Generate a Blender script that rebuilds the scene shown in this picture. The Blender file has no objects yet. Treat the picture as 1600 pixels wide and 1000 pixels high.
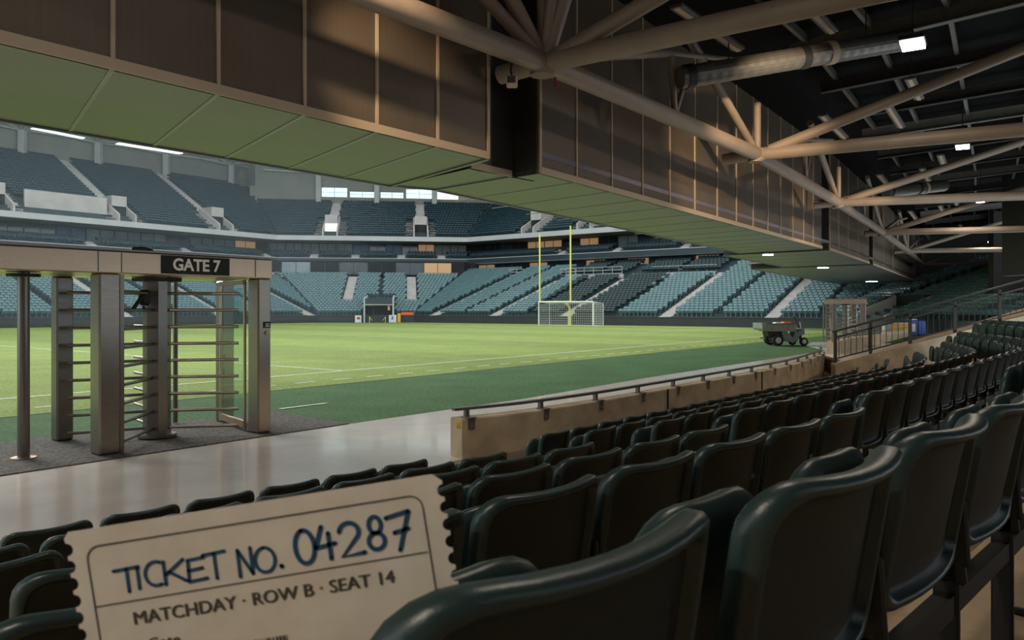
import bpy, bmesh, math, random
from mathutils import Vector, Matrix
random.seed(7)
S = bpy.context.scene
COL = S.collection
PI = math.pi
R = math.radians
EYE = 1.7          # eye height over the pitch
F = 1200.0         # focal length in pixels of a 1600 wide frame
HOR = 483.0        # horizon row

# ------------------------------------------------------------------ camera
cam = bpy.data.cameras.new('camera'); camo = bpy.data.objects.new('camera', cam); COL.objects.link(camo)
camo.location = (0, 0, EYE); camo.rotation_euler = (R(90), 0, 0)
cam.sensor_width = 36.0; cam.lens = 36.0 * F / 1600.0
cam.shift_y = (HOR - 500.0) / 1600.0
cam.clip_start = 0.05; cam.clip_end = 600
cam.dof.use_dof = True; cam.dof.focus_distance = 12.0; cam.dof.aperture_fstop = 10.0
S.camera = camo
# ------------------------------------------------------------------ sky and exposure
W = bpy.data.worlds.new('overcast_sky'); S.world = W; W.use_nodes = True
nt = W.node_tree; bg = nt.nodes['Background']
tc = nt.nodes.new('ShaderNodeTexCoord'); sp = nt.nodes.new('ShaderNodeSeparateXYZ'); rp = nt.nodes.new('ShaderNodeValToRGB')
nt.links.new(tc.outputs['Generated'], sp.inputs[0]); nt.links.new(sp.outputs['Z'], rp.inputs[0]); nt.links.new(rp.outputs[0], bg.inputs[0])
rp.color_ramp.elements[0].position = 0.0; rp.color_ramp.elements[0].color = (0.80, 0.92, 1.0, 1)
rp.color_ramp.elements[1].position = 1.0; rp.color_ramp.elements[1].color = (0.92, 0.99, 1.0, 1)
bg.inputs[1].default_value = 1.25
S.view_settings.view_transform = 'Standard'; S.view_settings.look = 'None'
S.view_settings.exposure = 0.35; S.view_settings.gamma = 1.0; S.view_settings.use_curve_mapping = False
sun = bpy.data.lights.new('veiled_sun', 'SUN'); sun.energy = 2.2; sun.angle = R(28); sun.color = (1.0, 0.95, 0.85)
suno = bpy.data.objects.new('veiled_sun', sun); COL.objects.link(suno)
suno.rotation_euler = Vector((0.66, -0.50, -0.56)).to_track_quat('-Z', 'Y').to_euler()

# ------------------------------------------------------------------ materials
def mat(name, col, rough=0.6, metal=0.0, spec=0.5, noise=0.0, nscale=8.0, bump=0.0, bscale=60.0, col2=None, emit=None, estr=0.0, coat=0.0, detail=4.0, dist=0.0):
    m = bpy.data.materials.new(name); m.use_nodes = True
    n = m.node_tree; b = n.nodes['Principled BSDF']
    b.inputs['Base Color'].default_value = (*col, 1); b.inputs['Roughness'].default_value = rough
    b.inputs['Metallic'].default_value = metal; b.inputs['Specular IOR Level'].default_value = spec
    if coat: b.inputs['Coat Weight'].default_value = coat; b.inputs['Coat Roughness'].default_value = 0.08
    if emit: b.inputs['Emission Color'].default_value = (*emit, 1); b.inputs['Emission Strength'].default_value = estr
    if noise or bump or col2:
        g = n.nodes.new('ShaderNodeNewGeometry')
    if noise or col2:
        t = n.nodes.new('ShaderNodeTexNoise'); t.inputs['Scale'].default_value = nscale; t.inputs['Detail'].default_value = detail
        t.inputs['Distortion'].default_value = dist
        n.links.new(g.outputs['Position'], t.inputs['Vector'])
        r = n.nodes.new('ShaderNodeValToRGB'); n.links.new(t.outputs['Fac'], r.inputs[0])
        c2 = col2 if col2 else tuple(c * (1 - noise) for c in col)
        r.color_ramp.elements[0].position = 0.32; r.color_ramp.elements[1].position = 0.68
        r.color_ramp.elements[0].color = (*c2, 1); r.color_ramp.elements[1].color = (*col, 1)
        n.links.new(r.outputs[0], b.inputs['Base Color'])
    if bump:
        t2 = n.nodes.new('ShaderNodeTexNoise'); t2.inputs['Scale'].default_value = bscale; t2.inputs['Detail'].default_value = 3
        n.links.new(g.outputs['Position'], t2.inputs['Vector'])
        bp = n.nodes.new('ShaderNodeBump'); bp.inputs['Strength'].default_value = bump; bp.inputs['Distance'].default_value = 0.02
        n.links.new(t2.outputs['Fac'], bp.inputs['Height']); n.links.new(bp.outputs[0], b.inputs['Normal'])
    return m

def turf_mat(name, c1, c2, band=None, bandw=9.0, bandamp=0.2):
    m = mat(name, c1, rough=0.9, spec=0.15, col2=c2, nscale=0.7, detail=8, bump=0.6, bscale=25)
    n = m.node_tree; b = n.nodes['Principled BSDF']
    base = b.inputs['Base Color'].links[0].from_socket
    g = n.nodes.new('ShaderNodeNewGeometry')
    t = n.nodes.new('ShaderNodeTexNoise'); t.inputs['Scale'].default_value = 14; t.inputs['Detail'].default_value = 6; t.inputs['Roughness'].default_value = 0.7
    n.links.new(g.outputs['Position'], t.inputs['Vector'])
    mr = n.nodes.new('ShaderNodeMapRange'); mr.inputs[1].default_value = 0.3; mr.inputs[2].default_value = 0.7; mr.inputs[3].default_value = 0.5; mr.inputs[4].default_value = 1.45
    n.links.new(t.outputs['Fac'], mr.inputs[0])
    fac = mr.outputs[0]
    if band:
        d = n.nodes.new('ShaderNodeVectorMath'); d.operation = 'DOT_PRODUCT'; d.inputs[1].default_value = (band[0], band[1], 0)
        n.links.new(g.outputs['Position'], d.inputs[0])
        s = n.nodes.new('ShaderNodeMath'); s.operation = 'MULTIPLY'; s.inputs[1].default_value = 2 * PI / bandw; n.links.new(d.outputs['Value'], s.inputs[0])
        s2 = n.nodes.new('ShaderNodeMath'); s2.operation = 'SINE'; n.links.new(s.outputs[0], s2.inputs[0])
        s3 = n.nodes.new('ShaderNodeMapRange'); s3.inputs[1].default_value = -0.35; s3.inputs[2].default_value = 0.35; s3.inputs[3].default_value = 1 - bandamp; s3.inputs[4].default_value = 1 + bandamp
        n.links.new(s2.outputs[0], s3.inputs[0])
        mu = n.nodes.new('ShaderNodeMath'); mu.operation = 'MULTIPLY'; n.links.new(fac, mu.inputs[0]); n.links.new(s3.outputs[0], mu.inputs[1]); fac = mu.outputs[0]
    v = n.nodes.new('ShaderNodeVectorMath'); v.operation = 'SCALE'; n.links.new(base, v.inputs[0]); n.links.new(fac, v.inputs['Scale'])
    n.links.new(v.outputs[0], b.inputs['Base Color'])
    return m

def perf_mat(name, col):
    # perforated sheet: fine dot pattern on the panel
    m = mat(name, col, rough=0.55, metal=0.25, noise=0.12, nscale=1.2)
    n = m.node_tree; b = n.nodes['Principled BSDF']; base = b.inputs['Base Color'].links[0].from_socket
    g = n.nodes.new('ShaderNodeNewGeometry')
    w = n.nodes.new('ShaderNodeTexVoronoi'); w.inputs['Scale'].default_value = 55; w.inputs['Randomness'].default_value = 0.0
    n.links.new(g.outputs['Position'], w.inputs['Vector'])
    mr = n.nodes.new('ShaderNodeMapRange'); mr.inputs[1].default_value = 0.15; mr.inputs[2].default_value = 0.45; mr.inputs[3].default_value = 0.75; mr.inputs[4].default_value = 1.0
    n.links.new(w.outputs['Distance'], mr.inputs[0])
    v = n.nodes.new('ShaderNodeVectorMath'); v.operation = 'SCALE'; n.links.new(base, v.inputs[0]); n.links.new(mr.outputs[0], v.inputs['Scale'])
    n.links.new(v.outputs[0], b.inputs['Base Color'])
    return m

def brushed_mat(name, col, rough=0.28):
    m = mat(name, col, rough=rough, metal=0.95)
    n = m.node_tree; b = n.nodes['Principled BSDF']
    g = n.nodes.new('ShaderNodeTexCoord'); mp = n.nodes.new('ShaderNodeMapping'); mp.inputs['Scale'].default_value = (3, 3, 160)
    t = n.nodes.new('ShaderNodeTexNoise'); t.inputs['Scale'].default_value = 2.0; t.inputs['Detail'].default_value = 5
    n.links.new(g.outputs['Object'], mp.inputs[0]); n.links.new(mp.outputs[0], t.inputs['Vector'])
    mr = n.nodes.new('ShaderNodeMapRange'); mr.inputs[3].default_value = rough - 0.1; mr.inputs[4].default_value = rough + 0.18
    n.links.new(t.outputs['Fac'], mr.inputs[0]); n.links.new(mr.outputs[0], b.inputs['Roughness'])
    b.inputs['Anisotropic'].default_value = 0.5
    return m

def glass_mat(name, tint=(0.85, 0.95, 0.92), a=0.15):
    m = bpy.data.materials.new(name); m.use_nodes = True; n = m.node_tree; n.nodes.clear()
    o = n.nodes.new('ShaderNodeOutputMaterial'); mx = n.nodes.new('ShaderNodeMixShader'); tr = n.nodes.new('ShaderNodeBsdfTransparent'); gl = n.nodes.new('ShaderNodeBsdfGlossy')
    tr.inputs[0].default_value = (*tint, 1); gl.inputs['Roughness'].default_value = 0.05; mx.inputs[0].default_value = a
    n.links.new(tr.outputs[0], mx.inputs[1]); n.links.new(gl.outputs[0], mx.inputs[2]); n.links.new(mx.outputs[0], o.inputs[0])
    return m

M = dict(
    seat=mat('dark_green_plastic', (0.024, 0.046, 0.046), rough=0.36, spec=0.5, bump=0.05, bscale=220, noise=0.15, nscale=14),
    seatback=mat('dark_green_textured_plastic', (0.009, 0.017, 0.017), rough=0.5, spec=0.4, bump=0.12, bscale=300, noise=0.2, nscale=9),
    iron=mat('black_painted_iron', (0.012, 0.014, 0.014), rough=0.5),
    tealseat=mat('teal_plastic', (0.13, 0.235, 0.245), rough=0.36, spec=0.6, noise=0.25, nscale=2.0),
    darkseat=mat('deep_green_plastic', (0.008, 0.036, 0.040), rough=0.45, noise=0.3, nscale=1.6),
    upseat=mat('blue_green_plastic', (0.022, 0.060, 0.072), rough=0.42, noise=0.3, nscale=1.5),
    conc=mat('tan_concrete', (0.70, 0.56, 0.385), rough=0.85, col2=(0.44, 0.335, 0.22), nscale=2.2, detail=10, bump=0.25, bscale=40, dist=0.5),
    concstep=mat('ochre_sealed_concrete', (0.50, 0.36, 0.20), rough=0.6, col2=(0.34, 0.24, 0.13), nscale=3, detail=8, bump=0.15, bscale=30),
    terrace=mat('grey_green_concrete', (0.060, 0.085, 0.090), rough=0.8, noise=0.3, nscale=1.0),
    pale=mat('pale_concrete', (0.56, 0.52, 0.49), rough=0.8, noise=0.18, nscale=0.8),
    fascia=mat('off_white_panel', (0.55, 0.55, 0.53), rough=0.6, noise=0.1, nscale=0.5),
    wallgrey=mat('warm_grey_plaster', (0.30, 0.29, 0.25), rough=0.8, noise=0.15, nscale=0.4),
    ribbon=mat('dark_led_board', (0.030, 0.045, 0.055), rough=0.4),
    board=mat('charcoal_padding', (0.045, 0.048, 0.048), rough=0.7, noise=0.15, nscale=3),
    polish=mat('polished_concrete', (0.84, 0.76, 0.68), coat=0.55, rough=0.2, col2=(0.72, 0.65, 0.58), nscale=0.9, detail=9, spec=0.6, dist=1.2),
    pad=mat('rough_asphalt_mat', (0.17, 0.16, 0.145), rough=0.95, col2=(0.035, 0.033, 0.03), nscale=30, detail=8, bump=0.9, bscale=70),
    field=turf_mat('striped_pitch_grass', (0.225, 0.285, 0.085), (0.18, 0.245, 0.062), band=(0.604, 0.797), bandw=11.0, bandamp=0.07),
    runoff=turf_mat('dark_artificial_turf', (0.075, 0.150, 0.062), (0.055, 0.115, 0.048)),
    line=mat('white_line_paint', (0.62, 0.68, 0.55), rough=0.9, noise=0.2, nscale=5),
    panel=perf_mat('bronze_perforated_sheet', (0.15, 0.115, 0.082)),
    trim=mat('bronze_trim', (0.50, 0.39, 0.28), rough=0.5, metal=0.0),
    darkwall=mat('black_brown_cladding', (0.030, 0.026, 0.022), rough=0.7, noise=0.2, nscale=1),
    soffit=mat('grey_soffit_sheet', (0.172, 0.152, 0.20), rough=0.36, noise=0.08, nscale=0.6, spec=0.5),
    seam=mat('soffit_joint', (0.27, 0.245, 0.30), rough=0.36),
    tube=mat('tan_painted_steel', (0.29, 0.225, 0.17), rough=0.5, noise=0.12, nscale=3),
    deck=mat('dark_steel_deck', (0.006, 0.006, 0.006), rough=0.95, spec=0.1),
    purlin=mat('galvanised_steel', (0.13, 0.12, 0.10), rough=0.5, metal=0.3, noise=0.2, nscale=4),
    duct=mat('spiral_duct_steel', (0.20, 0.19, 0.17), rough=0.38, metal=0.7),
    steel=brushed_mat('brushed_bronze_steel', (0.62, 0.46, 0.33)),
    steelpost=brushed_mat('brushed_grey_steel', (0.34, 0.30, 0.26)),
    steeldark=brushed_mat('brushed_dark_steel', (0.26, 0.24, 0.22), 0.3),
    rail=mat('weathered_steel_rail', (0.24, 0.21, 0.195), rough=0.45, metal=0.5, noise=0.2, nscale=5),
    railing=mat('dark_brown_paint', (0.060, 0.050, 0.042), rough=0.45),
    black=mat('black_plastic', (0.008, 0.010, 0.012), rough=0.5),
    signblack=mat('black_sign_plate', (0.006, 0.007, 0.009), rough=0.6),
    white=mat('white_paint', (0.72, 0.72, 0.68), rough=0.5),
    letter=mat('sign_white_letter', (0.90, 0.87, 0.82), rough=0.6),
    yellow=mat('yellow_paint', (0.78, 0.72, 0.18), rough=0.5),
    orange=mat('orange_plastic', (0.80, 0.14, 0.02), rough=0.5),
    amber=mat('amber_plastic', (0.85, 0.42, 0.03), rough=0.5),
    blue=mat('blue_plastic', (0.03, 0.10, 0.40), rough=0.5),
    red=mat('red_paint', (0.55, 0.04, 0.03), rough=0.5),
    net=mat('white_net_cord', (0.60, 0.60, 0.57), rough=0.9),
    paper=mat('aged_ticket_paper', (0.88, 0.79, 0.66), rough=0.9, col2=(0.78, 0.68, 0.55), nscale=22, detail=8),
    inkblue=mat('blue_felt_pen_ink', (0.012, 0.075, 0.16), rough=0.8),
    inkbrown=mat('brown_print_ink', (0.085, 0.068, 0.052), rough=0.9),
    lamp=mat('lamp_diffuser', (0.9, 0.9, 0.9), emit=(1.0, 0.93, 0.95), estr=9.0),
    strip=mat('skylight_glow', (0.9, 0.9, 0.9), emit=(0.95, 0.98, 1.0), estr=0.75),  # emission stands in for daylight in the skylight slots
    roomlit=mat('warm_lit_room', (0.5, 0.3, 0.15), emit=(1.0, 0.58, 0.30), estr=0.16),
    doorlit=mat('bright_lit_room', (0.8, 0.75, 0.7), emit=(1.0, 0.93, 0.90), estr=0.9),
    shopglass=mat('dark_reflective_glazing', (0.035, 0.055, 0.06), rough=0.12, spec=0.8, noise=0.6, nscale=0.5),
    paleglass=mat('pale_reflecting_glass', (0.30, 0.36, 0.37), rough=0.5, noise=0.25, nscale=0.6),  # light reflected by the glazing, painted as a pale tone
    blueglass=mat('blue_poster_sheet', (0.04, 0.16, 0.30), rough=0.3, noise=0.5, nscale=0.9),
    glass=glass_mat('clear_glass'),
    tyre=mat('rubber_tyre', (0.018, 0.018, 0.018), rough=0.85, bump=0.3, bscale=80),
    cartgrey=mat('grey_cart_body', (0.16, 0.19, 0.20), rough=0.4),
    cartbed=mat('dull_olive_bed', (0.22, 0.24, 0.19), rough=0.6, noise=0.25, nscale=6),
    rust=mat('rusted_door', (0.24, 0.09, 0.03), rough=0.85, col2=(0.08, 0.045, 0.02), nscale=4, detail=8),
    roofwhite=mat('pale_roof_sheet', (0.50, 0.52, 0.52), rough=0.7, noise=0.1, nscale=0.3),
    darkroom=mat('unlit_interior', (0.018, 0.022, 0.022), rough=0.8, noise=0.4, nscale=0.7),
    sticker=mat('yellow_warning_sticker', (0.75, 0.42, 0.02), rough=0.6),
    redcloth=mat('dark_red_rag', (0.25, 0.01, 0.01), rough=0.9),
)

# ------------------------------------------------------------------ mesh building
class MB:
    def __init__(s): s.v = []; s.f = []; s.mi = []; s.sm = []
    def add(s, vs, fs, mi=0, smooth=False):
        o = len(s.v); s.v += [tuple(x) for x in vs]
        for f in fs: s.f.append(tuple(i + o for i in f)); s.mi.append(mi); s.sm.append(smooth)
    def box(s, c, size, ax=None, mi=0, bev=0.0):
        cx, cy, cz = c; hx, hy, hz = size[0] / 2, size[1] / 2, size[2] / 2
        ux, uy, uz = ax if ax else ((1, 0, 0), (0, 1, 0), (0, 0, 1))
        def P(a, b, d): return tuple(c[i] + ux[i] * a + uy[i] * b + uz[i] * d for i in range(3))
        if bev > 0:
            b = min(bev, hx * .9, hy * .9, hz * .9); vs = []
            for sx in (-1, 1):
                for sy in (-1, 1):
                    for sz in (-1, 1):
                        vs += [P(sx * hx, sy * (hy - b), sz * (hz - b)), P(sx * (hx - b), sy * hy, sz * (hz - b)), P(sx * (hx - b), sy * (hy - b), sz * hz)]
            def I(sx, sy, sz, k): return ((sx > 0) * 4 + (sy > 0) * 2 + (sz > 0)) * 3 + k
            fs = []
            for q in (-1, 1):
                fs.append([I(q, -1, -1, 0), I(q, 1, -1, 0), I(q, 1, 1, 0), I(q, -1, 1, 0)][::q])
                fs.append([I(-1, q, -1, 1), I(-1, q, 1, 1), I(1, q, 1, 1), I(1, q, -1, 1)][::q])
                fs.append([I(-1, -1, q, 2), I(1, -1, q, 2), I(1, 1, q, 2), I(-1, 1, q, 2)][::q])
                for r in (-1, 1):
                    fs.append([I(q, r, -1, 0), I(q, r, 1, 0), I(q, r, 1, 1), I(q, r, -1, 1)][::-q * r if q * r in (1, -1) else 1])
                    fs.append([I(q, -1, r, 0), I(q, 1, r, 0), I(q, 1, r, 2), I(q, -1, r, 2)][::q * r])
                    fs.append([I(-1, q, r, 1), I(1, q, r, 1), I(1, q, r, 2), I(-1, q, r, 2)][::-q * r])
                    for t in (-1, 1):
                        fs.append([I(q, r, t, 0), I(q, r, t, 1), I(q, r, t, 2)][::q * r * t])
            s.add(vs, fs, mi)
        else:
            vs = [P(a, b, d) for a in (-hx, hx) for b in (-hy, hy) for d in (-hz, hz)]
            s.add(vs, [(0, 1, 3, 2), (4, 6, 7, 5), (0, 4, 5, 1), (2, 3, 7, 6), (0, 2, 6, 4), (1, 5, 7, 3)], mi)
    def bar(s, a, b, w, h, up=(0, 0, 1), mi=0, bev=0.0):
        a = Vector(a); b = Vector(b); d = b - a; L = d.length; d.normalize(); u = Vector(up)
        x = d.cross(u); x = x.normalized() if x.length > 1e-5 else Vector((1, 0, 0)); z = x.cross(d)
        s.box(tuple((a + b) / 2), (w, L, h), (tuple(x), tuple(d), tuple(z)), mi, bev)
    def tube(s, pts, r, n=12, mi=0, cap=True, smooth=True):
        pts = [Vector(p) for p in pts]; rs = r if isinstance(r, (list, tuple)) else [r] * len(pts)
        vs = []; fs = []; px = None
        for i, p in enumerate(pts):
            d = (pts[min(i + 1, len(pts) - 1)] - pts[max(i - 1, 0)]).normalized()
            if px is None:
                px = d.cross(Vector((0, 0, 1)));
                if px.length < 1e-3: px = Vector((1, 0, 0))
            px = (px - d * px.dot(d)).normalized(); y = d.cross(px)
            for k in range(n):
                a = 2 * PI * k / n; vs.append(p + (px * math.cos(a) + y * math.sin(a)) * rs[i])
        for i in range(len(pts) - 1):
            for k in range(n):
                fs.append((i * n + k, i * n + (k + 1) % n, (i + 1) * n + (k + 1) % n, (i + 1) * n + k))
        s.add(vs, fs, mi, smooth)
        if cap:
            s.add(vs[:n], [tuple(range(n))[::-1]], mi); s.add(vs[-n:], [tuple(range(n))], mi)
    def prism(s, poly, z0, z1, mi=0):
        n = len(poly); a = sum(poly[i][0] * poly[(i + 1) % n][1] - poly[(i + 1) % n][0] * poly[i][1] for i in range(n))
        if a < 0: poly = poly[::-1]
        vs = [(p[0], p[1], z0) for p in poly] + [(p[0], p[1], z1) for p in poly]
        fs = [tuple(range(n))[::-1], tuple(range(n, 2 * n))] + [(i, (i + 1) % n, n + (i + 1) % n, n + i) for i in range(n)]
        s.add(vs, fs, mi)
    def slab(s, loop, d, mi=0):
        # a polygon in space thickened by vector d
        d = Vector(d); n = len(loop); vs = [Vector(p) for p in loop]; vs += [p + d for p in vs[:n]]
        fs = [tuple(range(n))[::-1], tuple(range(n, 2 * n))] + [(i, (i + 1) % n, n + (i + 1) % n, n + i) for i in range(n)]
        s.add(vs, fs, mi)
    def mesh(s, name, mats):
        me = bpy.data.meshes.new(name); me.from_pydata(s.v, [], s.f)
        for m in (mats if isinstance(mats, (list, tuple)) else [mats]): me.materials.append(m)
        me.polygons.foreach_set('material_index', s.mi); me.polygons.foreach_set('use_smooth', s.sm); me.update()
        return me

def obj(name, mb, m, parent=None, loc=None, fix=True):
    me = mb.mesh(name, m) if isinstance(mb, MB) else mb
    if isinstance(mb, MB) and fix and len(mb.f) < 60000:
        bm = bmesh.new(); bm.from_mesh(me); bmesh.ops.recalc_face_normals(bm, faces=bm.faces[:]); bm.to_mesh(me); bm.free()
    o = bpy.data.objects.new(name, me); COL.objects.link(o)
    if parent: o.parent = parent
    if loc: o.location = loc
    return o
def tag(o, label=None, cat=None, group=None, kind=None):
    if label: o['label'] = label
    if cat: o['category'] = cat
    if group: o['group'] = group
    if kind: o['kind'] = kind
    return o
def empty(name, loc=(0, 0, 0), rz=0, label=None, cat=None, group=None):
    o = bpy.data.objects.new(name, None); COL.objects.link(o); o.location = loc; o.rotation_euler = (0, 0, rz); o.empty_display_size = 0.1
    return tag(o, label, cat, group)
def struct(name, mb, m, label=None): return tag(obj(name, mb, m), label, kind='structure')
def kids(o): return [c for c in bpy.data.objects if c.parent == o]
def copy_tree(o, parent=None, childmap=None):
    cm = childmap
    c = o.copy(); COL.objects.link(c); c.parent = parent
    for ch in cm.get(o.name, []): copy_tree(ch, c, cm)
    return c
def make_map():
    m = {}
    for ob in bpy.data.objects:
        if ob.parent: m.setdefault(ob.parent.name, []).append(ob)
    return m
ORD = ['zeroth', 'first', 'second', 'third', 'fourth', 'fifth', 'sixth', 'seventh', 'eighth', 'ninth', 'tenth', 'eleventh', 'twelfth', 'thirteenth', 'fourteenth', 'fifteenth',
       'sixteenth', 'seventeenth', 'eighteenth', 'nineteenth', 'twentieth', 'twenty-first', 'twenty-second', 'twenty-third', 'twenty-fourth', 'twenty-fifth', 'twenty-sixth', 'twenty-seventh', 'twenty-eighth', 'twenty-ninth', 'thirtieth', 'thirty-first', 'thirty-second', 'thirty-third', 'thirty-fourth', 'thirty-fifth']
def at(px, y, Y): return Vector(((px - 800) / F * Y, Y, EYE + (HOR - y) / F * Y))
def on_z(px, y, z):
    Y = (EYE - z) * F / (y - HOR); return Vector(((px - 800) / F * Y, Y, z))
def text_mesh(body, size, depth, bold=0.0, align='CENTER', extra=1.0):
    cu = bpy.data.curves.new('lettering', 'FONT'); cu.body = body; cu.size = size; cu.extrude = depth; cu.offset = bold; cu.align_x = align; cu.align_y = 'CENTER'
    cu.space_character = extra; cu.resolution_u = 3
    t = bpy.data.objects.new('lettering', cu); COL.objects.link(t)
    dg = bpy.context.evaluated_depsgraph_get(); me = bpy.data.meshes.new_from_object(t.evaluated_get(dg)); bpy.data.objects.remove(t)
    return me
# ================================================================== THE BOWL (far stands)
# four straight stands; each has an outward normal n, a front-wall distance c and a tangent running to the right
SEG = {'L': ((-0.797, 0.604), 78.0), 'C': ((-0.136, 0.9907), 99.3), 'E': ((0.604, 0.797), 71.0), 'D': ((0.9907, 0.136), 36.8)}
ORDER = ['L', 'C', 'E', 'D']
def pt(seg, s, t):
    n, c = SEG[seg]; return (n[0] * (c + s) + n[1] * t, n[1] * (c + s) - n[0] * t)
def meet(a, b, s):
    (n1, c1), (n2, c2) = SEG[a], SEG[b]; d = n1[0] * n2[1] - n1[1] * n2[0]
    return (((c1 + s) * n2[1] - (c2 + s) * n1[1]) / d, (n1[0] * (c2 + s) - n2[0] * (c1 + s)) / d)
def tco(seg, p):
    n, _ = SEG[seg]; return n[1] * p[0] - n[0] * p[1]
T0, T1 = -50.0, -40.0
def lim(seg, s):
    i = ORDER.index(seg)
    a = T0 if i == 0 else tco(seg, meet(ORDER[i - 1], seg, s))
    b = T1 if i == 3 else tco(seg, meet(seg, ORDER[i + 1], s))
    return a, b
def path(s, segs='LCED'):
    P = []
    a = segs[0]; P.append(pt(a, s, lim(a, s)[0]))
    for q in segs: P.append(pt(q, s, lim(q, s)[1]))
    return P
def sweep(mb, prof, segs='LCED', closed=True, mi=0):
    cols = []
    for (s, z) in prof: cols.append([(x, y, z) for x, y in path(s, segs)])
    n = len(prof); m = len(cols[0]); vs = [cols[i][j] for j in range(m) for i in range(n)]
    fs = []
    for j in range(m - 1):
        for i in range(n if closed else n - 1):
            k = (i + 1) % n; fs.append((j * n + i, j * n + k, (j + 1) * n + k, (j + 1) * n + i))
    if closed: fs += [tuple(range(n)), tuple(range((m - 1) * n, m * n))[::-1]]
    mb.add(vs, fs, mi)
def ring(name, s0, s1, z0, z1, m, segs='LCED', kind='structure', label=None):
    b = MB(); sweep(b, [(s0, z0), (s1, z0), (s1, z1), (s0, z1)], segs); o = obj(name, b, m); tag(o, label, kind=kind); return o

ROWT = 0.8
def low_z(r): return 0.95 + 0.26 * r
def up_z(r): return 12.85 + 0.43 * r
def terrace(name, segs, s0, n, zf, zbase, m):
    b = MB(); prof = [(s0, zbase)]
    for r in range(n): prof += [(s0 + r * ROWT, zf(r)), (s0 + (r + 1) * ROWT, zf(r))]
    prof += [(s0 + n * ROWT, zbase)]
    sweep(b, prof, segs, closed=True); return struct(name, b, m)
terrace('lower_terrace', 'LC', 0.2, 22, low_z, 0.0, M['terrace'])
terrace('lower_terrace', 'E', 0.2, 27, low_z, 0.0, M['terrace'])
terrace('lower_terrace', 'D', 0.2, 24, low_z, 0.0, M['terrace'])
terrace('upper_terrace', 'L', 20.3, 24, up_z, 12.6, M['terrace'])
terrace('upper_terrace', 'CE', 20.3, 16, up_z, 12.6, M['terrace'])
ring('pitch_wall', -0.1, 0.2, 0.0, 0.86, M['board'], 'LCED')
ring('pitch_wall_cap', -0.14, 0.24, 0.86, 0.90, M['terrace'], 'LCED')
ring('ribbon_board', 20.0, 20.3, 8.75, 9.42, M['ribbon'], 'LCE')
ring('ribbon_ledge', 19.95, 20.35, 9.42, 9.50, M['fascia'], 'LCE')
ring('club_floor', 20.3, 31.0, 8.95, 9.40, M['terrace'], 'LCE')
ring('balcony_fascia', 19.9, 20.3, 12.15, 12.85, M['fascia'], 'LCE')
ring('balcony_soffit', 20.3, 31.0, 12.2, 12.55, M['wallgrey'], 'LCE')
# wall behind the concourse and back walls
ring('wall_concourse', 18.4, 18.8, 6.0, 8.95, M['darkroom'], 'LC')
ring('wall_concourse', 25.2, 25.6, 7.2, 8.95, M['darkroom'], 'E')
ring('wall_club', 26.0, 26.3, 9.4, 12.2, M['darkroom'], 'LCE')
ring('wall_back', 39.6, 40.0, 20.0, 28.0, M['wallgrey'], 'L')
ring('wall_back', 33.3, 33.7, 17.5, 20.15, M['wallgrey'], 'E')
# corner: wall with real window openings
a_, b_ = lim('C', 33.3)
ring('wall_corner', 33.3, 33.7, 18.0, 20.6, M['wallgrey'], 'C')
ring('wall_corner_head', 33.3, 33.7, 22.3, 29.0, M['wallgrey'], 'C')
ring('wall_right_head', 33.3, 33.7, 22.3, 29.0, M['wallgrey'], 'E')
wins = []
def wpos(px, s, seg):
    n, c = SEG[seg]; k = (px - 800) / F; Y = (c + s) / (n[1] + n[0] * k); return tco(seg, (k * Y, Y)), Y
def pier(t0, t1, z0, z1, seg, s0=33.3, s1=33.7, name='wall_pier', m='wallgrey'):
    b = MB(); b.prism([pt(seg, s0, t0), pt(seg, s0, t1), pt(seg, s1, t1), pt(seg, s1, t0)], z0, z1); return struct(name, b, M[m])
edges = [wpos(p, 33.3, 'C')[0] for p in (502, 543, 546, 586, 594, 631, 634, 676)]
pier(a_ - 1, edges[0], 20.6, 22.3, 'C')
for i in (1, 3, 5): pier(edges[i], edges[i + 1], 20.6, 22.3, 'C')
pier(edges[7], edges[7] + 0.5, 20.6, 22.3, 'C')
wi = 0
def win_frame(t0, t1, z0, z1, seg, s=33.5):
    global wi
    wi += 1; b = MB(); w = 0.07
    for (a, c, zz0, zz1) in ((t0, t0 + w, z0, z1), (t1 - w, t1, z0, z1), ((t0 + t1) / 2 - w / 2, (t0 + t1) / 2 + w / 2, z0, z1), (t0, t1, z0, z0 + w), (t0, t1, z1 - w, z1), (t0, t1, (z0 + z1) / 2, (z0 + z1) / 2 + .04)):
        b.prism([pt(seg, s - .05, a), pt(seg, s - .05, c), pt(seg, s + .05, c), pt(seg, s + .05, a)], zz0, zz1)
    o = struct('window_%d' % wi, b, M['rail']); g = MB()
    g.prism([pt(seg, s - .005, t0), pt(seg, s - .005, t1), pt(seg, s + .005, t1), pt(seg, s + .005, t0)], z0, z1); obj('pane', g, M['glass'], o)
for i in range(0, 8, 2): win_frame(edges[i], edges[i + 1], 20.6, 22.3 if i in (0, 6) else 21.7, 'C')
for i in (2, 4): pier(edges[i], edges[i + 1], 21.7, 22.3, 'C')
for p0, p1 in ((686, 714),):
    t0, t1 = wpos(p0, 33.3, 'E')[0], wpos(p1, 33.3, 'E')[0]; win_frame(t0, t1, 20.2, 21.4, 'E')
# bowl roof: ring of pale sheet with open middle
b = MB(); sweep(b, [(18.0, 30.5), (44.0, 27.2), (44.0, 27.5), (18.0, 30.8)], 'L'); struct('ceiling_roof_ring', b, M['roofwhite'])
b = MB(); sweep(b, [(18.0, 30.5), (44.0, 27.2), (44.0, 27.5), (18.0, 30.8)], 'CE'); struct('ceiling_roof_ring', b, M['roofwhite'])

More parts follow.
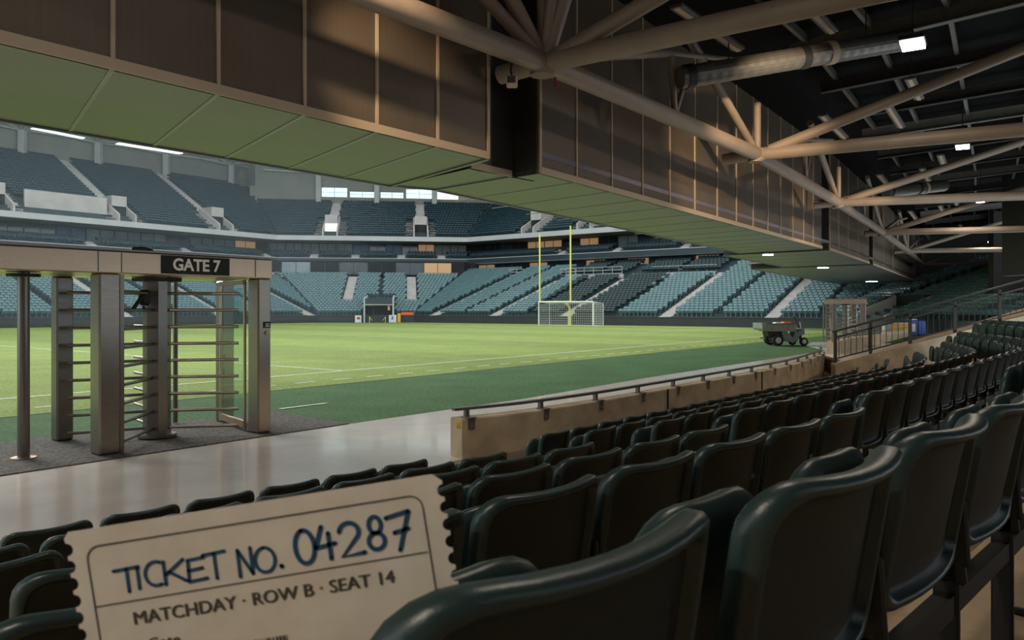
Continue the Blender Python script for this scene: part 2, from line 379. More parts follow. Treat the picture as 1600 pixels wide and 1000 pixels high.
# ---- aisles, stairs
LOWA = {'L': [61.5, 49.4, 38.5, 26.5, 14.5, 2.5, -9.5], 'C': [-7.9, 0.7], 'E': [-66.4, -56.7, -46.7, -34.6, -23.8], 'D': [-60.2]}
SEAM = {'L': [68, 55.5, 44, 32.5, 20.5, 8.5], 'C': [-3.6], 'E': [-61.5, -51.7, -40.4, -29.2, -19.5], 'D': []}
UPA = {'L': [62.5, 48.5, 34.5, 20.5, 6.5, -7.5], 'C': [], 'E': [-66.4, -56.7, -46.7, -34.6]}
UPA['C'] = [wpos(519, 24, 'C')[0], wpos(657, 24, 'C')[0]]
CLA = {'L': [70, 57, 44.5, 33, 21, 9, -3], 'C': [wpos(490, 21, 'C')[0], wpos(555, 21, 'C')[0], wpos(627, 21, 'C')[0], wpos(690, 21, 'C')[0]], 'E': [-61, -52, -42, -33, -24]}
def stair(seg, t, s0, r0, r1, zf, w, name='aisle_stairs', m='pale'):
    b = MB()
    for r in range(r0, r1):
        sa = s0 + r * ROWT; z = zf(r); la, lb = lim(seg, sa)
        if not (la + w < t < lb - w): continue
        b.prism([pt(seg, sa - .02, t - w), pt(seg, sa - .02, t + w), pt(seg, sa + ROWT, t + w), pt(seg, sa + ROWT, t - w)], z - 0.5, z + 0.03)
        zh = (zf(r + 1) - z) / 2
        b.prism([pt(seg, sa + ROWT * .5, t - w), pt(seg, sa + ROWT * .5, t + w), pt(seg, sa + ROWT, t + w), pt(seg, sa + ROWT, t - w)], z + .03, z + zh)
    return struct(name, b, M[m])
for seg, L in LOWA.items():
    for t in L:
        n = {'L': 22, 'C': 22, 'E': 27, 'D': 20}[seg]; r0 = 6 if seg == 'C' else 0
        if seg == 'E' and -57 < t < -34: n = 18 if t != -34.6 else 20
        stair(seg, t, 0.2, r0, n, low_z, 0.65)
for seg, L in UPA.items():
    for t in L: stair(seg, t, 20.3, 7, 24 if seg == 'L' and t < 75 else 16, up_z, 0.75)
for seg, L in CLA.items():
    for t in L: stair(seg, t, 20.5, 0, 3, lambda r: 9.45 + .3 * r, 0.6)
b = MB()
sweep(b, [(20.4, 9.4), (20.4, 9.5), (21.3, 9.5), (21.3, 9.78), (22.1, 9.78), (22.1, 10.06), (23.2, 10.06), (23.2, 9.4)], 'LCE'); struct('club_terrace', b, M['terrace'])

# ---- upper level vomitories (stair mouths with slanted parapets)
def mouth(seg, t, lit=False):
    b = MB(); s0 = 20.3; hw = 0.95
    for sg in (-1, 1):
        a = pt(seg, s0, t + sg * (hw)); a2 = pt(seg, s0, t + sg * (hw + .22)); e = pt(seg, s0 + 5.2, t + sg * hw); e2 = pt(seg, s0 + 5.2, t + sg * (hw + .22))
        z0 = 13.75; z1 = up_z(6) + 1.0
        vs = [(*a, 12.7), (*a2, 12.7), (*e2, 12.7), (*e, 12.7), (*a, z0), (*a2, z0), (*e2, z1), (*e, z1)]
        b.add(vs, [(0, 1, 2, 3), (4, 7, 6, 5), (0, 4, 5, 1), (1, 5, 6, 2), (2, 6, 7, 3), (3, 7, 4, 0)])
    b.prism([pt(seg, s0 + 2.2, t - hw), pt(seg, s0 + 2.2, t + hw), pt(seg, s0 + 5.2, t + hw), pt(seg, s0 + 5.2, t - hw)], 15.0, up_z(6) + .9)
    o = struct('stair_mouth', b, M['pale'])
    d = MB(); d.prism([pt(seg, s0 + 2.35, t - hw), pt(seg, s0 + 2.35, t + hw), pt(seg, s0 + 2.5, t + hw), pt(seg, s0 + 2.5, t - hw)], 12.86, 15.0)
    obj('doorway', d, M['doorlit'] if lit else M['darkroom'], o)
    for sg in (-1, 1):
        q = MB()
        for r in range(0, 7):
            sa = s0 + r * ROWT; z = up_z(r); w0 = t + sg * (hw + .25); w1 = t + sg * (hw + 1.35)
            q.prism([pt(seg, sa, w0), pt(seg, sa, w1), pt(seg, sa + ROWT, w1), pt(seg, sa + ROWT, w0)], z - .3, z + .04)
        obj('side_steps', q, M['pale'], o)
for seg, L in UPA.items():
    for i, t in enumerate(L): mouth(seg, t, lit=(seg == 'C' and i == 0))
# white box wall before the left camera platform in the upper tier
b = MB(); b.prism([pt('L', 22.6, 37.5), pt('L', 22.6, 47.0), pt('L', 22.9, 47.0), pt('L', 22.9, 37.5)], 13.5, 15.9); struct('wall_platform_front', b, M['pale'])

# ---- glazing behind club and concourse
kinds_ = ['shopglass', 'shopglass', 'paleglass', 'shopglass', 'blueglass', 'shopglass', 'paleglass', 'roomlit', 'shopglass']
def glaze(seg, s, z0, z1, w, pick, inset=0.12):
    global wi
    a, e = lim(seg, s); a = max(a, -12) if seg == 'L' else a; t = a + .3; k = 0
    while t + w < e:
        wi += 1; b = MB()
        b.prism([pt(seg, s, t), pt(seg, s, t + w - inset), pt(seg, s - .06, t + w - inset), pt(seg, s - .06, t)], z0, z1)
        o = struct('window_%d' % wi, b, M[pick(k, t)]); f = MB()
        f.prism([pt(seg, s - .12, t + w - inset), pt(seg, s - .12, t + w), pt(seg, s, t + w), pt(seg, s, t + w - inset)], z0, z1)
        f.prism([pt(seg, s - .1, t + (w - inset) / 2 - .04), pt(seg, s - .1, t + (w - inset) / 2 + .04), pt(seg, s, t + (w - inset) / 2 + .04), pt(seg, s, t + (w - inset) / 2 - .04)], z0, z1)
        obj('frame', f, M['terrace'], o)
        t += w; k += 1
rg = random.Random(3)
def struct_gap():
    for (s0, s1, x, y, z0, z1) in ((18.4, 25.6, 'C', 'E', 6.0, 8.95), (33.3, 39.9, 'L', 'C', 18.0, 27.0)):
        p = Vector(meet(x, y, s0)); q = Vector(meet(x, y, s1)); d = (q - p).normalized(); n = Vector((-d.y, d.x)) * .15; b = MB()
        b.prism([tuple(p - n), tuple(q - n), tuple(q + n), tuple(p + n)], z0, z1); struct('wall_return', b, M['wallgrey'] if z0 > 10 else M['darkroom'])
    t1 = wpos(716, 33.3, 'E')[0]; pier(t1, t1 + 50, 20.1, 22.3, 'E')
struct_gap()
glaze('L', 25.9, 9.9, 12.1, 3.6, lambda k, t: rg.choice(['shopglass', 'paleglass', 'shopglass', 'shopglass', 'blueglass', 'paleglass', 'roomlit'] if t < 60 else ['shopglass', 'roomlit', 'paleglass']))
glaze('C', 25.9, 10.0, 12.1, 2.6, lambda k, t: ['paleglass', 'paleglass', 'paleglass', 'paleglass', 'paleglass', 'blueglass', 'shopglass', 'blueglass', 'shopglass', 'roomlit'][k % 10])
glaze('E', 25.9, 10.0, 12.1, 3.2, lambda k, t: rg.choice(['shopglass', 'roomlit', 'shopglass', 'shopglass', 'paleglass', 'shopglass', 'darkroom']))
glaze('E', 25.1, 7.5, 8.8, 3.4, lambda k, t: ['roomlit', 'shopglass', 'darkroom', 'roomlit', 'shopglass', 'shopglass', 'roomlit', 'darkroom'][k % 8])
glaze('L', 18.3, 6.9, 8.7, 5.5, lambda k, t: rg.choice(['shopglass', 'darkroom', 'paleglass']))
glaze('C', 18.3, 6.9, 8.7, 4.2, lambda k, t: ['paleglass', 'darkroom', 'shopglass', 'darkroom', 'shopglass', 'roomlit'][k % 6])

# ---- columns and roof trusses of the bowl
def tube_obj(name, segs_, r, m, parent=None, n=8):
    b = MB()
    for a, c in segs_: b.tube([a, c], r, n)
    return obj(name, b, m, parent)
def column_at(seg, s, px, z0, z1, word):
    t, Y = wpos(px, s, seg); x, y = pt(seg, s, t); r = empty('roof_column', (x, y, z0), 0, 'pale roof column on the upper back wall, ' + word, 'column', 'columns carrying the bowl roof')
    b = MB(); b.box((0, 0, (z1 - z0) / 2), (0.85, 0.85, z1 - z0), bev=.05); obj('shaft', b, M['fascia'], r)
    n = SEG[seg][0]; nx, ny = n; tx, ty = n[1], -n[0]; h = z1 - z0
    b = MB()
    for (dn, dt, dz) in ((-9, 0, 2.2), (-9, 5, 2.4), (-9, -5, 2.4), (-3, 8, 1.6), (-3, -8, 1.6), (0, 9, .4), (0, -9, .4)):
        b.tube([(0, 0, h), (nx * dn + tx * dt, ny * dn + ty * dt, h + dz)], 0.16, 8)
    obj('roof_strut', b, M['fascia'], r)
for px, w in ((35, 'leftmost in view'), (154, 'above the GATE 7 header left end'), (260, 'above the middle of the left stand'), (362, 'right of the second skylight slot'), (419, 'left of the corner windows')): column_at('L', 38.9, px, 22.0, 26.2, w)
for px, w in ((498, 'at the left corner window'), (589, 'between the corner windows'), (679, 'at the right corner window')): column_at('C', 32.9, px, 19.5, 24.5, w)

# ---- skylight slots seen at the upper left, glowing sheets in place of daylight
for k, (p0, y0, p1, y1) in enumerate(((52, 200, 133, 216), (186, 224, 286, 240))):
    A = at(p0, y0, 95); B = at(p1, y1, 103); b = MB(); b.slab([A, B, B + Vector((-.9, .9, .05)), A + Vector((-.9, .9, .05))], (0, 0, .12))
    o = obj('skylight_slot', b, M['strip']); tag(o, 'long glowing sheet for a skylight slot under the far roof, ' + ('left one' if k == 0 else 'right one'), 'light', 'skylight slots of the far roof')

# ---- rails in the club section of the end stand and white wall
def wallseg(seg, t0, t1, s0, s1, z0, z1, m, name):
    b = MB(); b.prism([pt(seg, s0, t0), pt(seg, s0, t1), pt(seg, s1, t1), pt(seg, s1, t0)], z0, z1); return struct(name, b, M[m])
wallseg('E', -56, -47.4, 14.7, 15.0, 5.0, 6.15, 'pale', 'wall_club_front'); wallseg('E', -46, -35.3, 14.7, 15.0, 5.0, 6.15, 'pale', 'wall_club_front')
wallseg('L', 58, 77, 17.9, 18.2, 6.3, 7.1, 'pale', 'wall_club_front')
def guard(seg, t0, t1, s, z, label, h=0.95):
    r = empty('guard_rail', (0, 0, 0), 0, label, 'railing', 'guard rails of the end stand'); b = MB()
    for zz in (h, h * .55, .1): b.tube([(*pt(seg, s, t0), z + zz), (*pt(seg, s, t1), z + zz)], 0.035, 6)
    obj('rail', b, M['fascia'], r); n = max(2, int(abs(t1 - t0) / 1.2))
    for i in range(n + 1):
        b = MB(); t = t0 + (t1 - t0) * i / n; b.tube([(*pt(seg, s, t), z), (*pt(seg, s, t), z + h)], 0.03, 6); obj('post', b, M['fascia'], r)
guard('E', -56, -47.6, 14.85, 6.15, 'white guard rail on the pale wall behind the football uprights')
guard('E', -44.5, -36, 17.0, 6.1, 'white guard rail before the dark club seats right of the uprights')
guard('E', -67.5, -65, 17.5, 6.5, 'short white guard rail at the stair left of the uprights')
guard('E', -58, -55.5, 16.5, 6.2, 'short white guard rail at the stair just left of the uprights')
guard('E', -33.2, -31.8, 19, 7.0, 'small white gate rail high beside the right light stair')

# ---- seats of the bowl
def seat_geo(detail=False):
    # local x along row, y backwards (away from pitch), z up; one far seat: back shell, folded pan
    vs = [(-.22, .10, .42), (.22, .10, .42), (.22, .04, .42), (-.22, .04, .42), (-.21, .20, .78), (.21, .20, .78), (.19, .12, .80), (-.19, .12, .80)]
    fs = [(0, 1, 5, 4), (3, 7, 6, 2), (4, 5, 6, 7), (0, 4, 7, 3), (1, 2, 6, 5)]
    vs += [(-.2, .0, .36), (.2, .0, .36), (.2, -.12, .60), (-.2, -.12, .60), (.2, -.06, .68), (-.2, -.06, .68), (.2, .05, .44), (-.2, .05, .44)]
    fs += [(8, 9, 10, 11), (11, 10, 12, 13), (13, 12, 14, 15), (8, 11, 13, 15), (9, 14, 12, 10)]
    vs += [(-.03, .05, 0), (.03, .05, 0), (.03, .12, .45), (-.03, .12, .45)]; fs += [(16, 17, 18, 19)]
    return vs, fs
SV, SF = seat_geo()
far = []   # (x, y, z, angle, material index, seg, row, t)
def put_row(seg, s, z, tmin, tmax, aisles, seams, skip=None, mi=0, r=0, pitch=.5):
    ang = math.atan2(-SEG[seg][0][0], SEG[seg][0][1])
    t = tmin + .3
    while t < tmax - .3:
        ok = all(abs(t - a) > .85 for a in aisles) and all(abs(t - a) > .36 for a in seams) and not (skip and skip(t))
        if ok:
            m = mi(t) if callable(mi) else mi; x, y = pt(seg, s, t); far.append((x, y, z, ang, m, seg, r, t))
        t += pitch
for seg in ORDER:
    nr = {'L': 22, 'C': 22, 'E': 27, 'D': 24}[seg]
    for r in range(nr):
        s = 0.2 + r * ROWT + .45; a, e = lim(seg, s)
        if seg == 'L': a = -14
        skip = None; mi = 0
        if seg == 'C': skip = lambda t, r=r: r < 9 and abs(t + 3.5) < 2.1
        if seg == 'C' and r < 6: al = []
        else: al = LOWA[seg]
        if seg == 'E':
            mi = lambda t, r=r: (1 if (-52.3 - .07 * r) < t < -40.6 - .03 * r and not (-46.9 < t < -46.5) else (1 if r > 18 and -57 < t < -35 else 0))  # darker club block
            if r >= 18: skip = lambda t, r=r: (-56.5 < t < -34 and r < 20) or (t < -57 and r > 24)
        if seg == 'D': skip = lambda t, r=r: (t > -59.4 and t < -55.3 and r < 5) or (t > -50.3 and r > 4)
        put_row(seg, s, low_z(r), a, e, al, SEAM[seg], skip, mi, r)
for seg in 'LCE':
    for r in range(24 if seg == 'L' else 16):
        s = 20.3 + r * ROWT + .45; a, e = lim(seg, s)
        if seg == 'L':
            a = -14
            if r >= 16: e = min(e, 84 - (r - 16) * 1.2)
        mouths = UPA[seg]
        skip = (lambda t, mouths=mouths: any(abs(t - m) < 2.4 for m in mouths)) if r < 7 else None
        if seg == 'L' and r < 5:
            sk0 = skip; skip = lambda t, sk0=sk0: sk0(t) or 37 < t < 47.4
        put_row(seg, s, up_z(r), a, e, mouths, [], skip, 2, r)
    for r in range(3):
        s = 20.85 + r * .85; a, e = lim(seg, s); a = max(a, -14) if seg == 'L' else a
        put_row(seg, s, 9.5 + .28 * r, a, e, CLA[seg], [], None, 2, r)
# promote the nearest ones in view to single seats
def scr(x, y, z): return 800 + F * x / y, HOR - F * (z - EYE) / y
inv = [i for i, f in enumerate(far) if f[4] == 0 and f[5] in 'ED' and f[6] < 3 and 940 < scr(*f[:3])[0] < 1296]
inv.sort(key=lambda i: far[i][1]); FAR_PROMOTED = None
# ================================================================== GROUND
def uv(u, v): return (0.604 * u - 0.797 * v, 0.797 * u + 0.604 * v)
wall_in = [(-0.564, 8.68), (0.20, 9.30), (1.24, 10.45), (2.14, 11.60), (3.29, 13.10), (4.95, 15.30), (6.3, 17.2), (7.5, 19.2), (8.6, 21.2), (9.3, 22.9)]
def smooth_poly(P, n=3):
    out = []
    for i in range(len(P) - 1):
        p0 = Vector(P[max(i - 1, 0)]); p1 = Vector(P[i]); p2 = Vector(P[i + 1]); p3 = Vector(P[min(i + 2, len(P) - 1)])
        for k in range(n):
            t = k / n; out.append(.5 * ((2 * p1) + (p2 - p0) * t + (2 * p0 - 5 * p1 + 4 * p2 - p3) * t * t + (3 * p1 - p0 - 3 * p2 + p3) * t ** 3))
    out.append(Vector(P[-1])); return [tuple(p) for p in out]
WALL = smooth_poly(wall_in, 4)
EDGE = [(-13.06, -7.16)] + WALL      # edge of the walkway over the sunken seating
TURF = [(-19, -9.6), (-5.19, 7.79), (-2.41, 11.33), (0.24, 14.55), (3.35, 19.0), (9.1, 26.5), (12.8, 31.4), (16.5, 35.0), (26.5, 47.5), (30.2, 53.5)]
b = MB()
poly = TURF + [meet('E', 'D', 0), meet('C', 'E', 0), meet('L', 'C', 0), pt('L', 0, -50)]
n = len(poly); b.add([(x, y, 0.0) for x, y in poly], [tuple(range(n))]); o = obj('floor_turf', b, M['runoff']); tag(o, None, kind='structure')
b = MB(); q = [uv(-49, 13.6), uv(63.5, 13.6), uv(64.5, 20.5), uv(69.9, 28), uv(69.9, 60), uv(69.9, 66), uv(60, 77.5), uv(-49, 77.5)]
b.add([(x, y, 0.006) for x, y in q], [tuple(range(len(q)))]); tag(obj('floor_pitch', b, M['field']), None, kind='structure')
b = MB()
def ground_line(p, q, w=0.12, z=0.011):
    p = Vector(p); q = Vector(q); d = (q - p).normalized(); nrm = Vector((-d.y, d.x)) * w / 2
    b.add([(*(p + nrm), z), (*(p - nrm), z), (*(q - nrm), z), (*(q + nrm), z)], [(0, 1, 2, 3)])
ground_line(uv(-40, 16.4), uv(62, 16.4)); ground_line(uv(66.2, 16.4), uv(66.2, 74)); ground_line(uv(-40, 74), uv(66.2, 74))
ground_line(uv(50, 26), uv(50, 66)); ground_line(uv(50, 26), uv(66.2, 26)); ground_line(uv(60.7, 37), uv(60.7, 55)); ground_line(uv(14, 16.4), uv(14, 74), .1); ground_line(uv(33, 16.4), uv(33, 74), .07)
struct('floor_line_marking', b, M['line'])
b = MB()
for k in range(60): ground_line(uv(-2 + 1.08 * k, 14.5), uv(-1.45 + 1.08 * k, 14.5), .10)
ground_line(uv(8, 11.0), uv(9, 11.0), .1)
struct('floor_dash_marking', b, M['line'])
# walkway of polished concrete
b = MB(); poly = EDGE + [(13.6, 27.3), (25.6, 46.2), (30.5, 53.0)] + TURF[::-1][1:]
n = len(poly); b.slab([(x, y, 0.004) for x, y in poly], (0, 0, -.5)); tag(obj('floor_walkway', b, M['polish']), None, kind='structure')
b = MB(); b.prism([(-13.5, -3.2), (-5.19, 7.79), (-2.41, 11.33), (-3.94, 12.67), (-6.48, 9.71), (-16, -2)], 0.0, 0.016)
o = struct('floor_gate_pad', b, M['pad'])
b = MB(); b.prism([(13.0, 31.6), (15.0, 34.0), (18.6, 37.2), (18.0, 40.0), (15.2, 39.0), (13.5, 35.2)], 0.0, 0.02); struct('floor_gate_pad', b, M['polish'])

# ---- concrete wall between walkway and seats
def offs(P, d):
    out = []
    for i, p in enumerate(P):
        a = Vector(P[max(i - 1, 0)]); c = Vector(P[min(i + 1, len(P) - 1)]); t = (c - a).normalized(); out.append((p[0] - t.y * d, p[1] + t.x * d))
    return out
WT = 0.456
outer = offs(WALL, 0.24)
b = MB(); prof_n = len(WALL); vs = []
for (p, q) in zip(WALL, outer): vs += [(*p, -0.42), (*p, WT - .015), (p[0] * .94 + q[0] * .06, p[1] * .94 + q[1] * .06, WT), (q[0] * .94 + p[0] * .06, q[1] * .94 + p[1] * .06, WT), (*q, WT - .015), (*q, -0.42)]
fs = []
for i in range(prof_n - 1):
    for k in range(6): fs.append((i * 6 + k, i * 6 + (k + 1) % 6, (i + 1) * 6 + (k + 1) % 6, (i + 1) * 6 + k))
fs += [tuple(range(6)), tuple(range(6 * prof_n - 6, 6 * prof_n))[::-1]]
b.add(vs, fs); barrier = struct('wall_seating_front', b, M['conc'])
# joints in the wall
for px in (1043, 1190):
    k = (px - 800) / F
    for i in range(len(WALL) - 1):
        a, c = WALL[i], WALL[i + 1]
        if a[0] / a[1] <= k < c[0] / c[1]:
            f = (k * a[1] - a[0]) / ((c[0] - a[0]) - k * (c[1] - a[1])); p = Vector((a[0] + f * (c[0] - a[0]), a[1] + f * (c[1] - a[1])))
            q = MB(); q.box((p.x + .004, p.y - .004, 0.0), (.025, .025, .9)); obj('joint', q, M['iron'], barrier)
q = MB(); sp_ = Vector((-.564, 8.68)) ; d0 = (Vector(outer[0]) - sp_)
c0 = sp_ + d0 * .30; nn = Vector((d0.y, -d0.x)).normalized()
# end face of the wall looks towards the camera: round-cornered warning label
q.box((c0.x - .003 * 0 + (-.0) , c0.y, 0), (0.001, 0.001, 0.001))
ex = d0.normalized(); ez = Vector((0, 0, 1)); en = Vector((-ex.y, ex.x, 0)); ex3 = Vector((ex.x, ex.y, 0))
if en.y > 0: en = -en
q = MB(); q.box(tuple(Vector((c0.x, c0.y, .38)) + en * .004), (.075, .006, .085), (tuple(ex3), tuple(en), (0, 0, 1)), bev=.002); lab = obj('warning_label', q, M['sticker'], barrier); lab['label'] = 'yellow triangle warning label'
q = MB(); tri = [Vector((c0.x, c0.y, .38)) + en * .008 + ex3 * x + ez * z for x, z in ((-.025, -.025), (.025, -.025), (0, .025))]; tri2 = [Vector((c0.x, c0.y, .38)) + en * .008 + ex3 * x * .6 + ez * z * .6 - ez * .002 for x, z in ((-.025, -.025), (.025, -.025), (0, .025))]
q.add(tri + tri2, [(0, 1, 4, 3), (1, 2, 5, 4), (2, 0, 3, 5)]); obj('triangle_mark', q, M['iron'], lab, fix=False)
# handrail on the wall
hr = empty('wall_handrail', (-.5, 8.8, WT), 0, 'low flat steel handrail along the top of the tan concrete wall', 'handrail')
hp = offs(WALL, 0.09); RZ = WT + 0.105
def loc(p): return (p[0] + .5, p[1] - 8.8, p[2] - WT)
b = MB(); start = Vector(hp[0]) - (Vector(hp[1]) - Vector(hp[0])).normalized() * .06
PP = [tuple(start)] + hp[1:]
vs = []; m_ = len(PP); L1 = offs(PP, .035); L2 = offs(PP, -.035)
for p, q_ in zip(L1, L2): vs += [loc((*p, RZ - .015)), loc((*p, RZ + .015)), loc((*q_, RZ + .015)), loc((*q_, RZ - .015))]
fs = []
for i in range(m_ - 1):
    for k in range(4): fs.append((i * 4 + k, i * 4 + (k + 1) % 4, (i + 1) * 4 + (k + 1) % 4, (i + 1) * 4 + k))
fs += [(0, 1, 2, 3), (m_ * 4 - 1, m_ * 4 - 2, m_ * 4 - 3, m_ * 4 - 4)]
b.add(vs, fs); obj('rail', b, M['rail'], hr)
acc = 0.12; nxt = 0.12; tot = 0
for i in range(len(WALL) - 1):
    a, c = Vector(WALL[i]), Vector(WALL[i + 1]); L = (c - a).length
    while nxt < tot + L:
        p = a + (c - a) * ((nxt - tot) / L); t = (c - a).normalized(); n_ = Vector((-t.y, t.x)); q = MB()
        A3 = (tuple((t.x, t.y, 0)), tuple((n_.x, n_.y, 0)), (0, 0, 1))
        pr = p + n_ * .09; q.box(loc((pr.x, pr.y, WT + .045)), (.05, .05, .09), A3)
        pm = p + n_ * .04; q.box(loc((pm.x, pm.y, WT + .006)), (.12, .14, .012), A3)
        pf = p - n_ * .008; q.box(loc((pf.x, pf.y, WT - .055)), (.085, .014, .13), A3)
        obj('bracket', q, M['rail'], hr)
        q2 = MB(); q2.tube([loc((pf.x - n_.x * .006, pf.y - n_.y * .006, WT - .085)), loc((pf.x - n_.x * .014, pf.y - n_.y * .014, WT - .085))], .01, 8); obj('bolt', q2, M['trim'], hr)
        nxt += 1.18
    tot += L

# ================================================================== NEAR STAND: rows of seats
DROP = {7: .07, 6: .22, 5: .47, 4: .67, 3: .87, 2: 1.07, 1: 1.27}
def floor_z(k): return EYE - DROP[k] - 0.82
A_LAST = {6: (2.42, 3.10), 5: (1.75, 3.785), 4: (1.306, 4.57), 3: (.576, 5.12), 2: (-.015, 5.86), 1: (-.70, 6.60)}
B_START = {7: (3.38, 3.2), 6: (2.72, 3.84), 5: (2.05, 4.41), 4: (1.53, 5.17), 3: (1.13, 5.99), 2: (.67, 6.79), 1: (.31, 7.83)}
B_BEND = {7: (7.2, 16), 6: (7.3, 16), 5: (7.5, 18), 4: (7.8, 21), 3: (7.8, 23), 2: (8.1, 26), 1: (8.8, 28)}
HA, HB = 44.0, 40.0
dA = (math.sin(R(HA)), math.cos(R(HA)))
def b_curve(k, L, step=.02):
    x, y = B_START[k]; ln, he = B_BEND[k]; s = 0; out = [(x, y, HB)]
    while s < L:
        h = HB if s < ln else max(he, HB - (s - ln) / 3.5 * (HB - he)) if s < ln + 3.5 else he
        x += math.sin(R(h)) * step; y += math.cos(R(h)) * step; s += step; out.append((x, y, h))
    return out
CUR = {k: b_curve(k, 17.5) for k in range(1, 8)}
# stepped floor: each tread reaches from behind its own row to behind the row in front
def row_line(k, back):
    pts = []
    x0, y0 = A_LAST.get(k, (3.1, 2.45))
    for j in range(2):
        f = (11, 0)[j]; pts.append((x0 - dA[0] * f + dA[1] * back, y0 - dA[1] * f - dA[0] * back))
    for i in range(0, 876, 25):
        x, y, h = CUR[k][i]; pts.append((x + math.cos(R(h)) * back, y - math.sin(R(h)) * back))
    return pts
lines = {k: row_line(k, .50) for k in range(1, 8)}
for k in range(1, 8):
    z = floor_z(k); b = MB(); back = lines[k]
    if k > 1: front = lines[k - 1]
    else:
        n_ = len(back); P = [Vector((-9.0, -2.0))] + [Vector(w) for w in WALL]; Ls = [0]
        for i in range(len(P) - 1): Ls.append(Ls[-1] + (P[i + 1] - P[i]).length)
        front = []
        for i in range(n_):
            d = Ls[-1] * i / (n_ - 1); j = max(q for q in range(len(P) - 1) if Ls[q] <= d + 1e-6); front.append(tuple(P[j].lerp(P[j + 1], (d - Ls[j]) / (Ls[j + 1] - Ls[j]))))
    if k == 7: back = [(p[0] + 14, p[1] - 10) for p in back]
    n_ = len(back); zf = floor_z(k - 1) if k > 1 else z - .3
    vs = [(*p, z) for p in back] + [(*p, z) for p in front] + [(*p, zf) for p in front]
    fs = [(i, i + 1, n_ + i + 1, n_ + i) for i in range(n_ - 1)] + [(n_ + i, n_ + i + 1, 2 * n_ + i + 1, 2 * n_ + i) for i in range(n_ - 1)]
    b.add(vs, fs); o = obj('floor_tread', b, M['concstep'], fix=False); tag(o, None, kind='structure')

# ---- one folding seat, modelled in detail. local: x along the row, +y to the pitch (front), z up from the tread
def rr(w, z0, z1, rt, rb, n=5):
    # rounded rectangle outline in x,z
    out = []
    for (cx, cz, r, a0) in ((w - rt, z1 - rt, rt, 0), (-w + rt, z1 - rt, rt, 90), (-w + rb, z0 + rb, rb, 180), (w - rb, z0 + rb, rb, 270)):
        for i in range(n + 1):
            a = R(a0 + 90 * i / n); out.append((cx + r * math.cos(a), cz + r * math.sin(a)))
    # subdivide top and bottom edges
    res = []; m = len(out)
    for i in range(m):
        p = out[i]; q = out[(i + 1) % m]; res.append(p); d = math.hypot(q[0] - p[0], q[1] - p[1])
        if d > .1:
            for j in range(1, 6): res.append((p[0] + (q[0] - p[0]) * j / 6, p[1] + (q[1] - p[1]) * j / 6))
    return res
def shell(rings, w, z0, z1, rt, rb, bend, lean, flare=0.0, mis=None):
    base = rr(w, z0, z1, rt, rb); cz = (z0 + z1) / 2; b = MB(); n = len(base); vs = []
    for (f, y) in rings:
        for (x, z) in base:
            # shrink by an equal margin
            ax = max(w - f, .001) / w; az = max((z1 - z0) / 2 - f, .001) / ((z1 - z0) / 2)
            X = x * ax; Z = cz + (z - cz) * az
            tz = (Z - z0) / (z1 - z0)
            vs.append((X, .06 + y + bend * X * X / (w * w) * (0.55 + .45 * tz) - lean * tz - flare * max(0, tz - .8) ** 2 * 25, Z - .012 * (1 - (X / w) ** 2) * tz))
    fs = []; mi = []
    for i in range(len(rings) - 1):
        for k in range(n):
            fs.append((i * n + k, i * n + (k + 1) % n, (i + 1) * n + (k + 1) % n, (i + 1) * n + k)); mi.append(mis[i] if mis else 0)
    o = len(b.v); b.v += vs
    for f, m in zip(fs, mi): b.f.append(f); b.mi.append(m); b.sm.append(True)
    b.f.append(tuple(range(n))[::-1]); b.mi.append(0); b.sm.append(True)
    b.f.append(tuple(range((len(rings) - 1) * n, len(rings) * n))); b.mi.append(mis[-1] if mis else 0); b.sm.append(True)
    return b
# backrest: rings from the sitter's face round the lip to the recessed rear panel
back_rings = [(.19, .012), (.12, .012), (.06, .014), (.025, .020), (.008, .022), (.0, .012), (.0, -.012), (.006, -.024), (.016, -.028), (.024, -.022), (.028, -.004), (.045, .000), (.12, .000), (.19, .000)]
ms = [0] * 10 + [1] * 4
bk = shell(back_rings, .243, .47, .82, .075, .05, .050, .075, .012, ms)
seat_back_mesh = bk.mesh('backrest', [M['seat'], M['seatback']])
pan_rings = [(.19, -.03), (.10, -.03), (.03, -.025), (.004, -.012), (.0, .004), (.006, .022), (.03, .032), (.10, .030), (.19, .026)]
pn = shell(pan_rings, .205, .40, .735, .13, .05, .02, .0, .0)
pan_mesh = MB(); pan_mesh.v = [(x, y + .185 - (z - .4) * .05, z) for x, y, z in pn.v]; pan_mesh.f = pn.f; pan_mesh.mi = pn.mi; pan_mesh.sm = pn.sm
seat_pan_mesh = pan_mesh.mesh('seat_pan', [M['seat']])
lg = MB()
lg.box((.264, .08, .23), (.022, .055, .46), bev=.006); lg.box((.264, .08, .012), (.022, .16, .024), bev=.005)
lg.bar((.264, .04, .44), (.264, .23, .42), .022, .06, bev=.006); lg.bar((.264, .05, .45), (.262, .06, .60), .02, .04, bev=.006)
seat_leg_mesh = lg.mesh('leg', [M['iron']])
hg = MB(); hg.tube([(-.25, .19, .43), (.25, .19, .43)], .018, 8); hg.bar((-.25, .08, .36), (.25, .08, .36), .04, .05)
seat_bar_mesh = hg.mesh('hinge_bar', [M['iron']])
for me in (seat_back_mesh, seat_pan_mesh, seat_leg_mesh, seat_bar_mesh):
    bm = bmesh.new(); bm.from_mesh(me); bmesh.ops.recalc_face_normals(bm, faces=bm.faces[:]); bm.to_mesh(me); bm.free()
proto_done = False
NSEAT = 0
